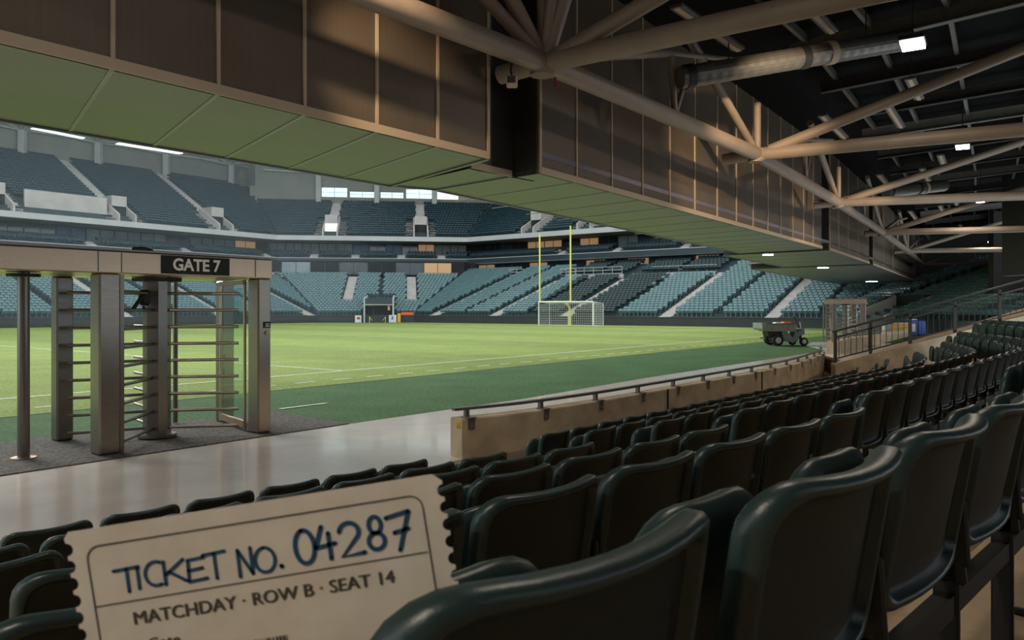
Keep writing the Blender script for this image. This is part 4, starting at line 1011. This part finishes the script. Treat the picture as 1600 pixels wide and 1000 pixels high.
# ================================================================== TURNSTILE GATE
# local axes: x along the gate (towards the far right post), y to the pitch, origin at the front corner post F1
gdir = Vector((.637, .771)); gang = math.atan2(gdir.y, gdir.x)
def rnd_post(w, d, z0, z1, x, y, bev=.02):
    b = MB(); b.box((x, y, (z0 + z1) / 2), (w, d, z1 - z0), bev=bev); return b
def build_gate(origin, ang, label, sign=True, left=2.2):
    g = empty('turnstile_gate', origin, ang, label, 'turnstile')
    XR = 2.02; ZB = 2.10; ZT = 2.36
    obj('post', rnd_post(.24, .26, 0, ZB, 0, .1), M['steelpost'], g)
    obj('post', rnd_post(.20, .26, 0, ZB, XR, .1), M['steelpost'], g)
    obj('post', rnd_post(.20, .20, 0, ZB, 0.05, 1.5), M['steeldark'], g)
    obj('post', rnd_post(.20, .20, 0, ZB, XR + .25, 1.42), M['steeldark'], g)
    if left: obj('post', rnd_post(.20, .26, 0, ZB, -left, .1), M['steel'], g); 
    b = MB(); L = left + .15 if left else .15; b.box(((XR + .12 - L) / 2, .80, (ZB + ZT) / 2), (XR + .12 + L, 1.66, ZT - ZB), bev=.012)
    hd = obj('header', b, M['steel'], g)
    b = MB(); b.box(((XR + .12 - L) / 2, .80, ZT + .012), (XR + .2 + L, 1.72, .02)); obj('header_cap', b, M['steeldark'], hd)
    for xs in (-.13, .13, XR - .14):
        b = MB(); b.box((xs, -.035, (ZB + ZT) / 2), (.008, .008, ZT - ZB - .03)); obj('header_joint', b, M['steeldark'], hd)
    # rotor
    RC = (.925, .76)
    ca, sa = math.cos(-ang), math.sin(-ang)
    b = MB(); w = .17
    pts_ = [(RC[0] + w * math.cos(R(a)), RC[1] + w * math.sin(R(a))) for a in (20, 70, 110, 160, 200, 250, 290, 340)]
    b.prism(pts_, .02, ZB); rot = obj('rotor_column', b, M['steeldark'], g)
    b = MB(); b.prism([(RC[0] + .24 * math.cos(R(a)), RC[1] + .24 * math.sin(R(a))) for a in range(0, 360, 20)], 0.016, .05); obj('base_plate', b, M['steeldark'], rot)
    b = MB(); b.box((RC[0], RC[1], ZB - .03), (.5, .34, .05)); obj('top_plate', b, M['iron'], rot)
    for wa in (11, -86, 209, 131):
        a = R(wa) - ang; b = MB()
        for k in range(9):
            z = .13 + .22 * k
            p0 = (RC[0] + .12 * math.cos(a), RC[1] + .12 * math.sin(a), z); p1 = (RC[0] + 1.02 * math.cos(a), RC[1] + 1.02 * math.sin(a), z)
            bb = MB(); bb.tube([p0, p1], .021, 10); obj('arm', bb, M['steelpost'], rot)
    # side glass between right posts
    b = MB(); b.box((XR - .10, .30, 1.06), (.03, .03, 2.06)); b.box((XR + .10, 1.28, 1.06), (.03, .03, 2.06)); b.bar((XR - .1, .3, .1), (XR + .1, 1.28, .1), .05, .09); b.bar((XR - .1, .3, 2.05), (XR + .1, 1.28, 2.05), .05, .06)
    fr = obj('screen_frame', b, M['steel'], g)
    b = MB(); b.bar((XR - .1, .3, 1.06), (XR + .1, 1.28, 1.06), .010, 1.84); obj('screen_glass', b, M['glass'], fr)
    b = MB(); b.tube([(XR - .35, 1.75, .016), (XR - .35, 1.75, ZB)], .035, 12); obj('guide_pole', b, M['steeldark'], g)
    b = MB(); b.box((.145, .02, 1.05), (.045, .06, 2.08)); obj('edge_profile', b, M['steeldark'], g)
    b = MB(); b.box((XR + .17, 1.32, .98), (.05, .04, .06), bev=.01); b.box((XR + .17, 1.32, .74), (.03, .03, .12), bev=.01); obj('lock', b, M['black'], g)
    # reader
    b = MB(); b.box((XR + .03, -.038, 1.47), (.105, .014, .085), bev=.004); rd = obj('card_reader', b, M['black'], g)
    b = MB()
    for j, (w_, z_) in enumerate(((.06, 1.485), (.045, 1.465), (.07, 1.45))): b.box((XR + .03, -.047, z_), (w_, .002, .007))
    obj('display_text', b, M['letter'], rd)
    b = MB(); b.tube([(XR + .03, -.02, 1.36), (XR + .03, -.06, 1.36)], .028, 16); obj('button', b, M['trim'], g)
    if sign:
        b = MB(); sx0, sx1 = SIGN; b.box(((sx0 + sx1) / 2, -.038, (ZB + ZT) / 2), (sx1 - sx0, .012, .225)); sg = obj('sign_plate', b, M['signblack'], g); sg['label'] = 'black plate reading GATE 7'
        me = text_mesh('GATE 7', .205, .003, bold=.0055); me.materials.clear(); me.materials.append(M['letter']); t = bpy.data.objects.new('sign_letters', me); COL.objects.link(t); t.parent = sg
        t.location = ((sx0 + sx1) / 2, -.048, (ZB + ZT) / 2 - .002); t.rotation_euler = (R(90), 0, 0); xs = [v.co.x for v in me.vertices]; w_ = max(xs) - min(xs); t.scale = ((sx1 - sx0) * .70 / w_, 1, 1)
    return g
def gate_x(px):   # where along the gate front a picture column falls
    k = (px - 800) / F; ox, oy = -4.67, 8.9; return (k * oy - ox) / (gdir.x - k * gdir.y)
SIGN = (gate_x(250), gate_x(356))
G1 = build_gate((-4.67, 8.9, .016), gang, 'large brushed steel turnstile gate on the left with GATE 7 sign')
# free pole, closer arm, dark bag on top
pp = MB(); 
def toG(x, y): d = Vector((x + 4.67, y - 8.9)); return (d.dot(gdir), d.dot(Vector((-gdir.y, gdir.x))))
px_, py_ = toG(-5.52, 8.68)
pp.tube([(px_, py_, .0), (px_, py_, 2.1)], .062, 20); po = obj('pole', pp, M['steeldark'], G1)
pp = MB(); pp.tube([(px_, py_, 0), (px_, py_, .012)], .13, 20); obj('base_plate', pp, M['steel'], po); pp = MB(); pp.tube([(px_, py_, 2.05), (px_, py_, 2.085)], .17, 20); obj('top_plate', pp, M['iron'], po)
bx, by = toG(-4.68, 9.78)
b = MB(); b.box((bx, by, 1.83), (.13, .12, .2), bev=.03); b.bar((bx - .02, by, 1.72), (bx + .01, by - .01, 1.66), .03, .03); b.bar((bx, by - .02, 1.90), (bx - .20, by - .12, 1.68), .035, .035); o = obj('hanging_padlock_box', b, M['black'], G1)
b = MB(); bb = bmesh.new(); bmesh.ops.create_uvsphere(bb, u_segments=16, v_segments=8, radius=1)
for v in bb.verts: v.co = Vector((v.co.x * .14 + .02 * math.sin(v.co.y * 5), v.co.y * .09, max(v.co.z, -.2) * .055))
me = bpy.data.meshes.new('folded_cloth'); bb.to_mesh(me); bb.free(); me.materials.append(M['black'])
hx = gate_x(230); p_ = Vector((-4.67, 8.9)) + gdir * hx + Vector((-gdir.y, gdir.x)) * .12
o = bpy.data.objects.new('folded_cloth', me); COL.objects.link(o); o.location = (p_.x, p_.y, 2.36 + .016 + .022 + .012); o.rotation_euler = (0, 0, gang); tag(o, 'small black cloth lying on top of the GATE 7 header', 'cloth')
# second gate in the distance, seen almost from its end
g2 = build_gate((17.0, 37.0, .02), R(78), 'distant steel turnstile gate beside the dark railing at the right', sign=False, left=0); g2.scale = (.92, .92, .92)

# ================================================================== TICKET
TY = .765
def tk(px, y, dy=0.0): return Vector(((px - 800) / F * TY, TY + dy, EYE + (HOR - y) / F * TY))
# frame of the ticket: origin at its top left, X right, Z down along the paper
O = tk(98, 833); ex = (tk(676, 741) - O).normalized(); ez = Vector((ex.z, 0, -ex.x)); 
px2m = TY / F
TWp = 600.0; THp = 262.0     # size in picture pixels
def T(u, v, d=0.0): return O + ex * (u * px2m) + ez * (v * px2m) + Vector((0, -d, 0))
def uvt(px, y):
    d = tk(px, y) - O; return d.dot(ex) / px2m, d.dot(ez) / px2m
tick = empty('paper_ticket', tuple(T(TWp / 2, THp)), 0, 'cream paper ticket with handwritten blue number tucked behind the nearest seat', 'ticket')
base3 = T(TWp / 2, THp)
def loft(fn_pts, thick, name, m, parent, d0=0.0):
    b = MB(); P = [T(u, v, d0) - base3 for u, v in fn_pts]; b.slab(P, (0, -thick, 0)); return obj(name, b, m, parent)
# scalloped outline
out = [(8, 0), (TWp - 16, 0), (TWp - 2, 12)]
nsc = 9; v0 = 14.0; st = (THp - 20) / nsc
for k in range(nsc):
    for a in range(0, 7):
        th = PI * a / 6; out.append((TWp - 2 - 10 * math.sin(th) , v0 + st * (k + .12) + st * .76 * (1 - math.cos(th)) / 2))
out += [(TWp - 8, THp), (8, THp)]
for k in range(nsc, 0, -1):
    for a in range(0, 7):
        th = PI * a / 6; out.append((2 + 10 * math.sin(th), v0 + st * (k - .12) - st * .76 * (1 - math.cos(th)) / 2))
out += [(0, 10)]
paper = loft(out, -.0008, 'paper', M['paper'], tick)
def ribbon(pts, w, name, m, parent, d=.0006, closed=False):
    b = MB(); P = [Vector(p) for p in pts]; n = len(P); vs = []; 
    for i, p in enumerate(P):
        a = P[(i - 1) % n] if closed else P[max(i - 1, 0)]; c = P[(i + 1) % n] if closed else P[min(i + 1, n - 1)]
        t = (c - a).normalized(); nr = Vector((-t.y, t.x)) * w / 2; vs += [T(*(p + nr), d) - base3, T(*(p - nr), d) - base3]
    fs = [(2 * i, 2 * i + 1, 2 * i + 3, 2 * i + 2) for i in range(n - 1)]
    if closed: fs.append((2 * n - 2, 2 * n - 1, 1, 0))
    b.add(vs, fs); return b
# border line: rounded top corners
bl, bt, br = 32, 28, TWp - 38
pts = [(bl, THp - 4), (bl, bt + 20)] + [(bl + 20 - 20 * math.cos(R(a)), bt + 20 - 20 * math.sin(R(a))) for a in (15, 30, 45, 60, 75)] + [(bl + 20, bt), (br - 20, bt)] + [(br - 20 + 20 * math.sin(R(a)), bt + 20 - 20 * math.cos(R(a))) for a in (15, 30, 45, 60, 75)] + [(br, bt + 20), (br, THp - 4)]
obj('border_line', ribbon(pts, 2.2, '', None, None), M['inkbrown'], paper, fix=False)
l0, l1 = uvt(150, 948), uvt(668, 862)
obj('rule_line', ribbon([l0, l1], 1.8, '', None, None), M['inkbrown'], paper, fix=False)
# handwriting: strokes in letter boxes (x 0..1, y 0 top .. 1 bottom)
def arc(cx, cy, rx_, ry_, a0, a1, n=12): return [(cx + rx_ * math.cos(R(a0 + (a1 - a0) * i / n)), cy + ry_ * math.sin(R(a0 + (a1 - a0) * i / n))) for i in range(n + 1)]
G = {
 'T': [[(0, .04), (1, 0)], [(.52, .02), (.50, 1.0)]],
 'I': [[(.5, 0), (.45, 1)]],
 'C': [arc(.62, .48, .55, .50, -60, -300 + 8)],
 'K': [[(.08, 0), (.06, 1)], [(.95, .02), (.12, .58)], [(.28, .48), (1.0, .98)]],
 'E': [[(.95, 0.02), (.12, .06), (.06, .97), (1.0, .93)], [(.08, .50), (.82, .46)]],
 'N': [[(.05, 1), (.10, .02), (.88, .96), (.92, 0)]],
 'O': [arc(.5, .5, .48, .5, -90, 270, 18)],
 '.': [[(.4, .94), (.5, 1.0), (.55, .95)]],
 '0': [arc(.5, .5, .46, .5, -100, 262, 20)],
 '4': [[(.42, 0), (.02, .62), (1.0, .56)], [(.72, .22), (.70, 1.0)]],
 '2': [arc(.46, .28, .40, .27, -170, 30, 10) + [(.06, .96), (.98, .92)]],
 '8': [arc(.52, .26, .32, .25, 80, -275, 14) + [(.5, .5)] + arc(.50, .74, .42, .25, -90, 265, 16)],
 '7': [[(.04, .10), (.96, .0), (.42, 1.0)], [(.30, .52), (.86, .46)]]}
hand = MB()
def letter(ch, px0, px1, ytop, ybot, w):
    # box given in picture pixels at its left/right ends
    a = Vector(uvt(px0, ytop)); c = Vector(uvt(px1, ytop)); 
    u0, u1 = a.x, c.x; vt = a.y; vb = uvt(px0, ybot)[1]
    for st_ in G[ch]:
        P = [(u0 + (u1 - u0) * x, vt + (vb - vt) * y) for x, y in st_]
        for Q in ([P] if len(P) > 5 else [P[i:i + 2] for i in range(len(P) - 1)]):
            r_ = ribbon(Q, w, '', None, None, d=.0007); hand.add(r_.v, r_.f)
        for (x, y) in (P[0], P[-1]) + tuple(P[1:-1] if len(P) < 5 else ()):   # round ends
            disc = [T(x + w / 2 * math.cos(2 * PI * i / 12), y + w / 2 * math.sin(2 * PI * i / 12), .0007) - base3 for i in range(12)]; hand.add(disc, [tuple(range(12))])
for ch, x0_, x1_, yt, yb, w in (('T', 177, 217, 891, 928, 5.2), ('I', 208, 221, 889, 921, 5.2), ('C', 222, 254, 881, 919, 5.2), ('K', 252, 288, 878, 914, 5.2), ('E', 289, 320, 874, 911, 5.2), ('T', 316, 351, 866, 907, 5.2),
                        ('N', 368, 393, 859, 902, 5.4), ('O', 395, 428, 858, 897, 5.4), ('.', 430, 440, 850, 887, 6.0),
                        ('0', 456, 489, 831, 884, 7.0), ('4', 488, 520, 825, 877, 7.0), ('2', 525, 564, 819, 874, 7.0), ('8', 568, 598, 809, 862, 7.0), ('7', 600, 640, 804, 863, 7.0)):
    letter(ch, x0_, x1_, yt, yb, w)
obj('handwriting', hand, M['inkblue'], paper, fix=False)
def print_text(body, px0, px1, ymid, hpx, name='print', bold=.02, heavy=0):
    me = text_mesh(body, 1.0, .0, bold=bold); xs = [v.co.x for v in me.vertices]; ys = [v.co.y for v in me.vertices]; w = max(xs) - min(xs); h = max(ys) - min(ys); cx = (max(xs) + min(xs)) / 2; cy = (max(ys) + min(ys)) / 2
    a = Vector(uvt(px0, ymid[0])); c = Vector(uvt(px1, ymid[1])); 
    for v in me.vertices:
        f = (v.co.x - cx) / w + .5; q = a.lerp(c, f); vv = q.y - (v.co.y - cy) / h * hpx; p = T(q.x, vv, .0006) - base3; v.co = p
    if heavy:   # heavier strokes: the same outline laid beside itself
        vs = [v.co.copy() for v in me.vertices]; fs = [tuple(p.vertices) for p in me.polygons]; n = len(vs); d = ex * (heavy * px2m * .5)
        me = bpy.data.meshes.new(name); me.from_pydata([v - d for v in vs] + [v + d + Vector((0, -.00005, 0)) for v in vs], [], fs + [tuple(i + n for i in f) for f in fs])
    me.materials.clear(); me.materials.append(M['inkbrown']); o = bpy.data.objects.new(name, me); COL.objects.link(o); o.parent = paper; return o
print_text('MATCHDAY \u00b7 ROW B \u00b7 SEAT 14', 210, 616, (966, 900), 20, 'printed_line', .0, 1.6)
print_text('GATE', 627, 664, (958, 952), 12, 'printed_word', .01)
print_text('Gate', 232, 282, (1005, 997), 16, 'printed_word', .01)
u, v = uvt(388, 1001); b = MB(); rb = random.Random(2); x = u
while x < u + 62:
    w = rb.choice((1.2, 2.0, 3.5)); b.add([T(x, v, .0006) - base3, T(x + w, v, .0006) - base3, T(x + w, v + 40, .0006) - base3, T(x, v + 40, .0006) - base3], [(0, 1, 2, 3)]); x += w + rb.choice((1.2, 2, 3))
obj('barcode', b, M['inkbrown'], paper, fix=False)

# ================================================================== GOALS
eu = Vector((.604, .797, 0)); er = Vector((.797, -.604, 0))
gl = empty('football_goal', (2.80, 80.3, 0), 0, 'white goal frame with net standing on the far end of the pitch', 'goal')
W_ = 6.6; H_ = 2.44
b = MB(); b.tube([(0, 0, 0), (0, 0, H_)], .075, 12); obj('post', b, M['white'], gl); b = MB(); b.tube([tuple(er * W_), tuple(er * W_ + Vector((0, 0, H_)))], .09, 12); obj('post', b, M['white'], gl)
b = MB(); b.tube([(0, 0, H_), tuple(er * W_ + Vector((0, 0, H_)))], .075, 12); obj('crossbar', b, M['white'], gl)
D_ = 2.0
b = MB()
for q in (0, W_):
    o3_ = er * q; b.tube([tuple(o3_), tuple(o3_ + eu * D_)], .04, 8); b.tube([tuple(o3_ + eu * D_), tuple(o3_ + eu * D_ + Vector((0, 0, 2.3)))], .03, 8); b.tube([tuple(o3_ + Vector((0, 0, H_))), tuple(o3_ + eu * D_ + Vector((0, 0, 2.3)))], .02, 8)
b.tube([tuple(eu * D_), tuple(er * W_ + eu * D_)], .04, 8); obj('rear_frame', b, M['white'], gl)
b = MB(); nn_ = .24
def strand(p, q): b.tube([tuple(p), tuple(q)], .011, 4, cap=False, smooth=False)
z_ = nn_
while z_ < 2.3:
    strand(eu * D_ + Vector((0, 0, z_)), eu * D_ + er * W_ + Vector((0, 0, z_)))
    for q in (0, W_): strand(er * q + Vector((0, 0, z_)), er * q + eu * D_ + Vector((0, 0, z_)))
    z_ += nn_
x = 0
while x <= W_:
    strand(er * x + eu * D_, er * x + eu * D_ + Vector((0, 0, 2.3))); strand(er * x + Vector((0, 0, H_)), er * x + eu * D_ + Vector((0, 0, 2.3))); x += nn_
y_ = 0
while y_ <= D_:
    zt = H_ - .14 * y_ / D_
    for q in (0, W_): strand(er * q + eu * y_, er * q + eu * y_ + Vector((0, 0, zt)))
    strand(eu * y_ + Vector((0, 0, zt)), er * W_ + eu * y_ + Vector((0, 0, zt))); y_ += nn_
obj('net', b, M['net'], gl)
c_ = Vector(((867 - 800) / F * 79.6, 79.6, 0)); gp = empty('goal_posts_with_uprights', tuple(c_ + eu * 2.8), 0, 'tall yellow forked uprights standing behind the white goal', 'goalpost')
off = -eu * 2.8; zc = EYE + (HOR - 471.5) / F * 79.6; zt_ = EYE + (HOR - 364) / F * 79.6; hw = 1.92
b = MB(); b.tube([(0, 0, 0), (0, 0, zc - .7), tuple(off * .12 + Vector((0, 0, zc - .3))), tuple(off * .4 + Vector((0, 0, zc - .08))), tuple(off + Vector((0, 0, zc)))], .11, 12); obj('gooseneck_post', b, M['yellow'], gp)
b = MB(); b.tube([(0, 0, 0), (0, 0, 1.5)], .19, 14); obj('pad', b, M['yellow'], gp)
b = MB(); b.tube([tuple(off - er * hw + Vector((0, 0, zc))), tuple(off + er * hw + Vector((0, 0, zc)))], .08, 10); obj('crossbar', b, M['yellow'], gp)
for q in (-1, 1):
    b = MB(); b.tube([tuple(off + er * hw * q + Vector((0, 0, zc))), tuple(off + er * hw * q + Vector((0, 0, zt_ + (.6 if q > 0 else 0))))], .085, 10); obj('upright', b, M['yellow'], gp)

# ================================================================== TUNNEL IN THE CORNER
tn = MB(); tc_ = -3.5
for sg in (-1, 1):
    a = pt('C', -.5, tc_ + sg * 1.72); a2 = pt('C', -.5, tc_ + sg * 1.9); e = pt('C', 7.5, tc_ + sg * 1.72); e2 = pt('C', 7.5, tc_ + sg * 1.9)
    tn.add([(*a, 0), (*a2, 0), (*e2, 0), (*e, 0), (*a, 3.1), (*a2, 3.1), (*e2, 3.6), (*e, 3.6)], [(0, 1, 2, 3), (4, 7, 6, 5), (0, 4, 5, 1), (1, 5, 6, 2), (2, 6, 7, 3), (3, 7, 4, 0)])
o = struct('wall_tunnel_mouth', tn, M['fascia'])
q = MB(); q.prism([pt('C', -.45, tc_ - 1.72), pt('C', -.45, tc_ + 1.72), pt('C', -.3, tc_ + 1.72), pt('C', -.3, tc_ - 1.72)], 2.28, 3.05); obj('tunnel_canopy', q, M['terrace'], o)
q = MB(); q.prism([pt('C', -.5, tc_ - 1.72), pt('C', -.5, tc_ + 1.72), pt('C', -.4, tc_ + 1.72), pt('C', -.4, tc_ - 1.72)], 2.20, 2.30); obj('canopy_edge', q, M['fascia'], o)
q = MB(); q.prism([pt('C', .3, tc_ - 1.72), pt('C', .3, tc_ + 1.72), pt('C', .4, tc_ + 1.72), pt('C', .4, tc_ - 1.72)], 0, 2.3); obj('tunnel_dark', q, M['darkroom'], o)
q = MB(); q.prism([pt('C', .2, tc_ - .75), pt('C', .2, tc_ - .66), pt('C', .3, tc_ - .66), pt('C', .3, tc_ - .75)], 0, 2.1); q.prism([pt('C', .2, tc_ - 1.6), pt('C', .2, tc_ - .66), pt('C', .3, tc_ - .66), pt('C', .3, tc_ - 1.6)], 2.0, 2.1); obj('door_frame', q, M['terrace'], o)
q = MB(); q.prism([pt('C', .1, tc_ + 1.1), pt('C', .1, tc_ + 1.4), pt('C', .2, tc_ + 1.4), pt('C', .2, tc_ + 1.1)], 1.55, 2.1); obj('lit_notice', q, M['roomlit'], o)
def face_box(seg, s, t, w, d, z0, z1, m, name, label, cat, group=None):
    b = MB(); x, y = pt(seg, s, t); n, _ = SEG[seg]; b.box((0, 0, (z1 - z0) / 2), (w, d, z1 - z0), ((n[1], -n[0], 0), (n[0], n[1], 0), (0, 0, 1)), bev=.02); o = obj(name, b, m, loc=(x, y, z0)); tag(o, label, cat, group); return o
s1 = face_box('C', -.6, tc_ - 2.55, .8, .25, 0, .9, M['white'], 'advertising_panel', 'small white panel with a red patch left of the corner tunnel', 'panel')
q = MB(); x, y = pt('C', -.6, tc_ - 2.55); q.box((0, -.14, .55), (.5, .01, .3)); obj('red_patch', q, M['red'], s1)
s2 = face_box('C', -.7, tc_ + 1.75, .95, .3, 0, .95, M['white'], 'padded_board', 'white rounded board with a blue square right of the corner tunnel', 'board')
q = MB(); q.box((-.12, -.17, .62), (.42, .01, .46)); bs = obj('blue_square', q, M['blue'], s2)
q = MB(); q.bar((-.24, -.18, .76), (0, -.18, .76), .01, .09); q.bar((-.12, -.18, .76), (-.12, -.18, .48), .09, .01, up=(0, 1, 0)); obj('white_mark', q, M['white'], bs)
face_box('C', .1, tc_ + 3.6, 1.6, .35, .92, 1.28, M['orange'], 'orange_cover', 'orange cover lying on the pitch wall right of the tunnel', 'cover')
face_box('C', -.55, tc_ + 2.55, .4, .3, 0, 1.15, M['amber'], 'amber_bin', 'amber box standing beside the white board at the tunnel', 'box')
for k, t in enumerate((tc_ - 1.15, tc_ + .85)):
    x, y = pt('C', -.55, t); b = MB(); b.tube([(0, 0, 0), (0, 0, .75)], .04, 8); b.tube([(0, 0, .7), (-.35 + .7 * (k == 0), -.05, .25)], .03, 6); o = obj('barrier_stand', b, M['yellow'], loc=(x, y, 0)); tag(o, 'thin yellowish stand in the tunnel mouth, ' + ('left one' if k == 0 else 'right one'), 'stand', 'stands in the tunnel mouth')

# things by the right-hand wall beyond the railing
def thing_box(px, ybase, w, d, h, m, name, label, cat, bev=.05, Y=None):
    Y = Y or EYE * F / (ybase - HOR); x = (px - 800) / F * Y; b = MB(); b.box((0, 0, h / 2), (w, d, h), bev=bev); o = obj(name, b, m, loc=(x, Y, 0.004)); tag(o, label, cat); return o
o = thing_box(1408, 0, .9, .8, .75, M['amber'], 'equipment_crate', 'orange-yellow crate on the turf beyond the railing', 'crate', Y=49.0); q = MB(); q.box((0, 0, .79), (.94, .84, .08), bev=.02); obj('lid', q, M['white'], o)
o = thing_box(1424, 0, .55, .6, 1.0, M['blue'], 'drinks_cooler', 'blue box with white top beside the orange crate', 'box', Y=49.6); q = MB(); q.box((0, 0, 1.03), (.5, .5, .08), bev=.02); obj('lid', q, M['white'], o)
q = MB(); q.box((0, -.31, .5), (.3, .01, .5)); obj('panel_marking', q, M['white'], o)
thing_box(1437, 0, .5, .6, .95, M['blue'], 'storage_bin', 'plain blue bin right of the blue and white box', 'bin', Y=49.6)
thing_box(1386, 0, .5, .5, .7, M['white'], 'white_tub', 'white tub left of the orange crate', 'tub', Y=51.0)
thing_box(1294.5, 0, .32, .3, 1.0, M['white'], 'white_post_pad', 'white padded post end left of the distant turnstile', 'post', Y=62.0)

# ================================================================== UTILITY CART
ct = empty('utility_cart', ((1221 - 800) / F * 35.8, 35.8, .004), R(4), 'grey three-wheeled utility cart with open bed parked on the turf', 'vehicle')
def cx(x): return (x - 700) * .00262
def cz(y): return (692 - y) * .00262
def plate(pts, y0, y1, m, name, parent=ct):
    b = MB(); b.slab([(cx(x), y0, cz(y)) for x, y in pts], (0, y1 - y0, 0)); return obj(name, b, m, parent)
def wheel(x, y, r, w, yc):
    b = MB(); X, Z = cx(x), r; n = 24
    prof = [(.55, -.5), (.82, -.5), (.95, -.38), (1, -.2), (1, .2), (.95, .38), (.82, .5), (.55, .5)]
    vs = []
    for k in range(n):
        a = 2 * PI * k / n
        for f, q in prof: vs.append((X + r * f * math.cos(a), yc + q * w, Z + r * f * math.sin(a)))
    m = len(prof); b.add(vs, [(k * m + j, k * m + j + 1, ((k + 1) % n) * m + j + 1, ((k + 1) % n) * m + j) for k in range(n) for j in range(m - 1)], 0, True)
    o = obj('wheel', b, M['tyre'], ct); h = MB(); h.tube([(X, yc - w * .42, Z), (X, yc + w * .42, Z)], r * .56, 20); h.tube([(X, yc - w * .52, Z), (X, yc + w * .3, Z)], r * .2, 12); obj('hub', h, M['fascia'], o)
wheel(560, 600, .262, .24, -.42); wheel(575, 600, .262, .24, .50)
wheel(1055, 620, .195, .16, -.30); wheel(960, 615, .19, .16, .36)
bed = plate([(355, 300), (885, 300), (885, 318), (880, 432), (360, 432)], -.58, -.55, M['cartbed'], 'bed')
for (pts, a, c) in (([(355, 300), (885, 300), (880, 432), (360, 432)], .60, .63), ([(360, 420), (882, 420), (882, 436), (360, 436)], -.55, .6), ([(870, 300), (885, 300), (880, 432), (868, 432)], -.55, .6)): plate(pts, a, c, M['cartbed'], 'bed_side', ct)
plate([(262, 288), (360, 288), (360, 300), (350, 420), (290, 420), (268, 380)], -.56, .58, M['cartbed'], 'tailgate')
plate([(345, 295), (895, 295), (895, 306), (345, 306)], -.61, -.57, M['terrace'], 'bed_rim')
plate([(600, 345), (655, 345), (650, 385), (608, 385)], -.590, -.582, M['cartgrey'], 'bed_badge')
plate([(640, 440), (745, 440), (790, 500), (850, 560), (930, 585), (940, 610), (820, 625), (690, 605), (665, 560)], -.40, .42, M['cartgrey'], 'chassis_body')
plate([(860, 560), (905, 450), (960, 440), (985, 500), (930, 580)], -.26, .3, M['cartgrey'], 'footwell')
plate([(905, 590), (1000, 395), (1075, 380), (1092, 480), (1070, 500), (1000, 510), (950, 600)], -.22, .24, M['cartgrey'], 'front_cowl')
plate([(945, 385), (1000, 380), (1005, 400), (960, 410)], -.2, .2, M['fascia'], 'cowl_top')
plate([(1010, 500), (1060, 500), (1062, 620), (1046, 620)], -.06, .06, M['iron'], 'front_fork')
plate([(400, 440), (640, 440), (660, 520), (600, 560), (430, 545)], -.3, .35, M['iron'], 'engine_block')
b = MB(); b.tube([(cx(340), -.2, cz(560)), (cx(370), -.2, cz(640)), (cx(470), -.2, cz(655))], .02, 8); b.tube([(cx(345), -.25, cz(570)), (cx(430), -.1, cz(530))], .025, 8); b.tube([(cx(345), .25, cz(570)), (cx(430), .1, cz(530))], .025, 8); b.tube([(cx(390), 0, cz(600)), (cx(560), 0, cz(600))], .03, 8); obj('rear_hitch', b, M['iron'], ct)
b = MB(); b.tube([(cx(1045), 0, cz(420)), (cx(1010), 0, cz(330)), (cx(940), 0, cz(200)), (cx(925), 0, cz(170))], .022, 8); b.tube([(cx(925), -.22, cz(172)), (cx(925), .22, cz(172))], .018, 8); b.tube([(cx(930), 0, cz(190)), (cx(958), 0, cz(110))], .014, 8); obj('steering_tiller', b, M['black'], ct)
b = MB(); b.tube([(cx(1065), 0, cz(400)), (cx(1035), 0, cz(280))], .03, 8); obj('headlight_stalk', b, M['fascia'], ct)
cart_o = Vector(ct.location)
for nm, x0_, x1_, z0_, z1_, m, lb in (('red_bag', 700, 865, .985, 1.11, 'orange', 'red-orange bag lying on the cart bed'), ('pale_sack', 560, 700, .985, 1.09, 'fascia', 'pale sack lying on the cart bed behind the red bag')):
    b = MB(); b.box((cx((x0_ + x1_) / 2), 0, .0), ((x1_ - x0_) * .00262, .5, z1_ - z0_ + .3), bev=.05); o = obj(nm, b, M[m], loc=(cart_o.x, cart_o.y, (z0_ + z1_) / 2 - .15)); tag(o, lb, 'bag')
# ================================================================== HAZE over the far left of the bowl
b = MB(); sweep(b, [(-30, .5), (-1, .5), (-1, 2.1), (17.4, 8.3), (19.2, 8.6), (19.2, 13.2), (20.4, 14.0), (38.3, 24.6), (38.3, 26.0), (-30, 26.0)], 'L'); hz = obj('haze', b, None); hz.data.materials.clear()
hm = bpy.data.materials.new('thin_mist'); hm.use_nodes = True; n = hm.node_tree; n.nodes.clear(); o_ = n.nodes.new('ShaderNodeOutputMaterial'); vsn = n.nodes.new('ShaderNodeVolumeScatter')
vsn.inputs['Density'].default_value = .0016; vsn.inputs['Color'].default_value = (.78, .95, 1.0, 1); vsn.inputs['Anisotropy'].default_value = .1; n.links.new(vsn.outputs[0], o_.inputs['Volume']); hz.data.materials.append(hm)
tag(hz, 'thin pale mist hanging in front of the far left stands', 'haze', kind='stuff')
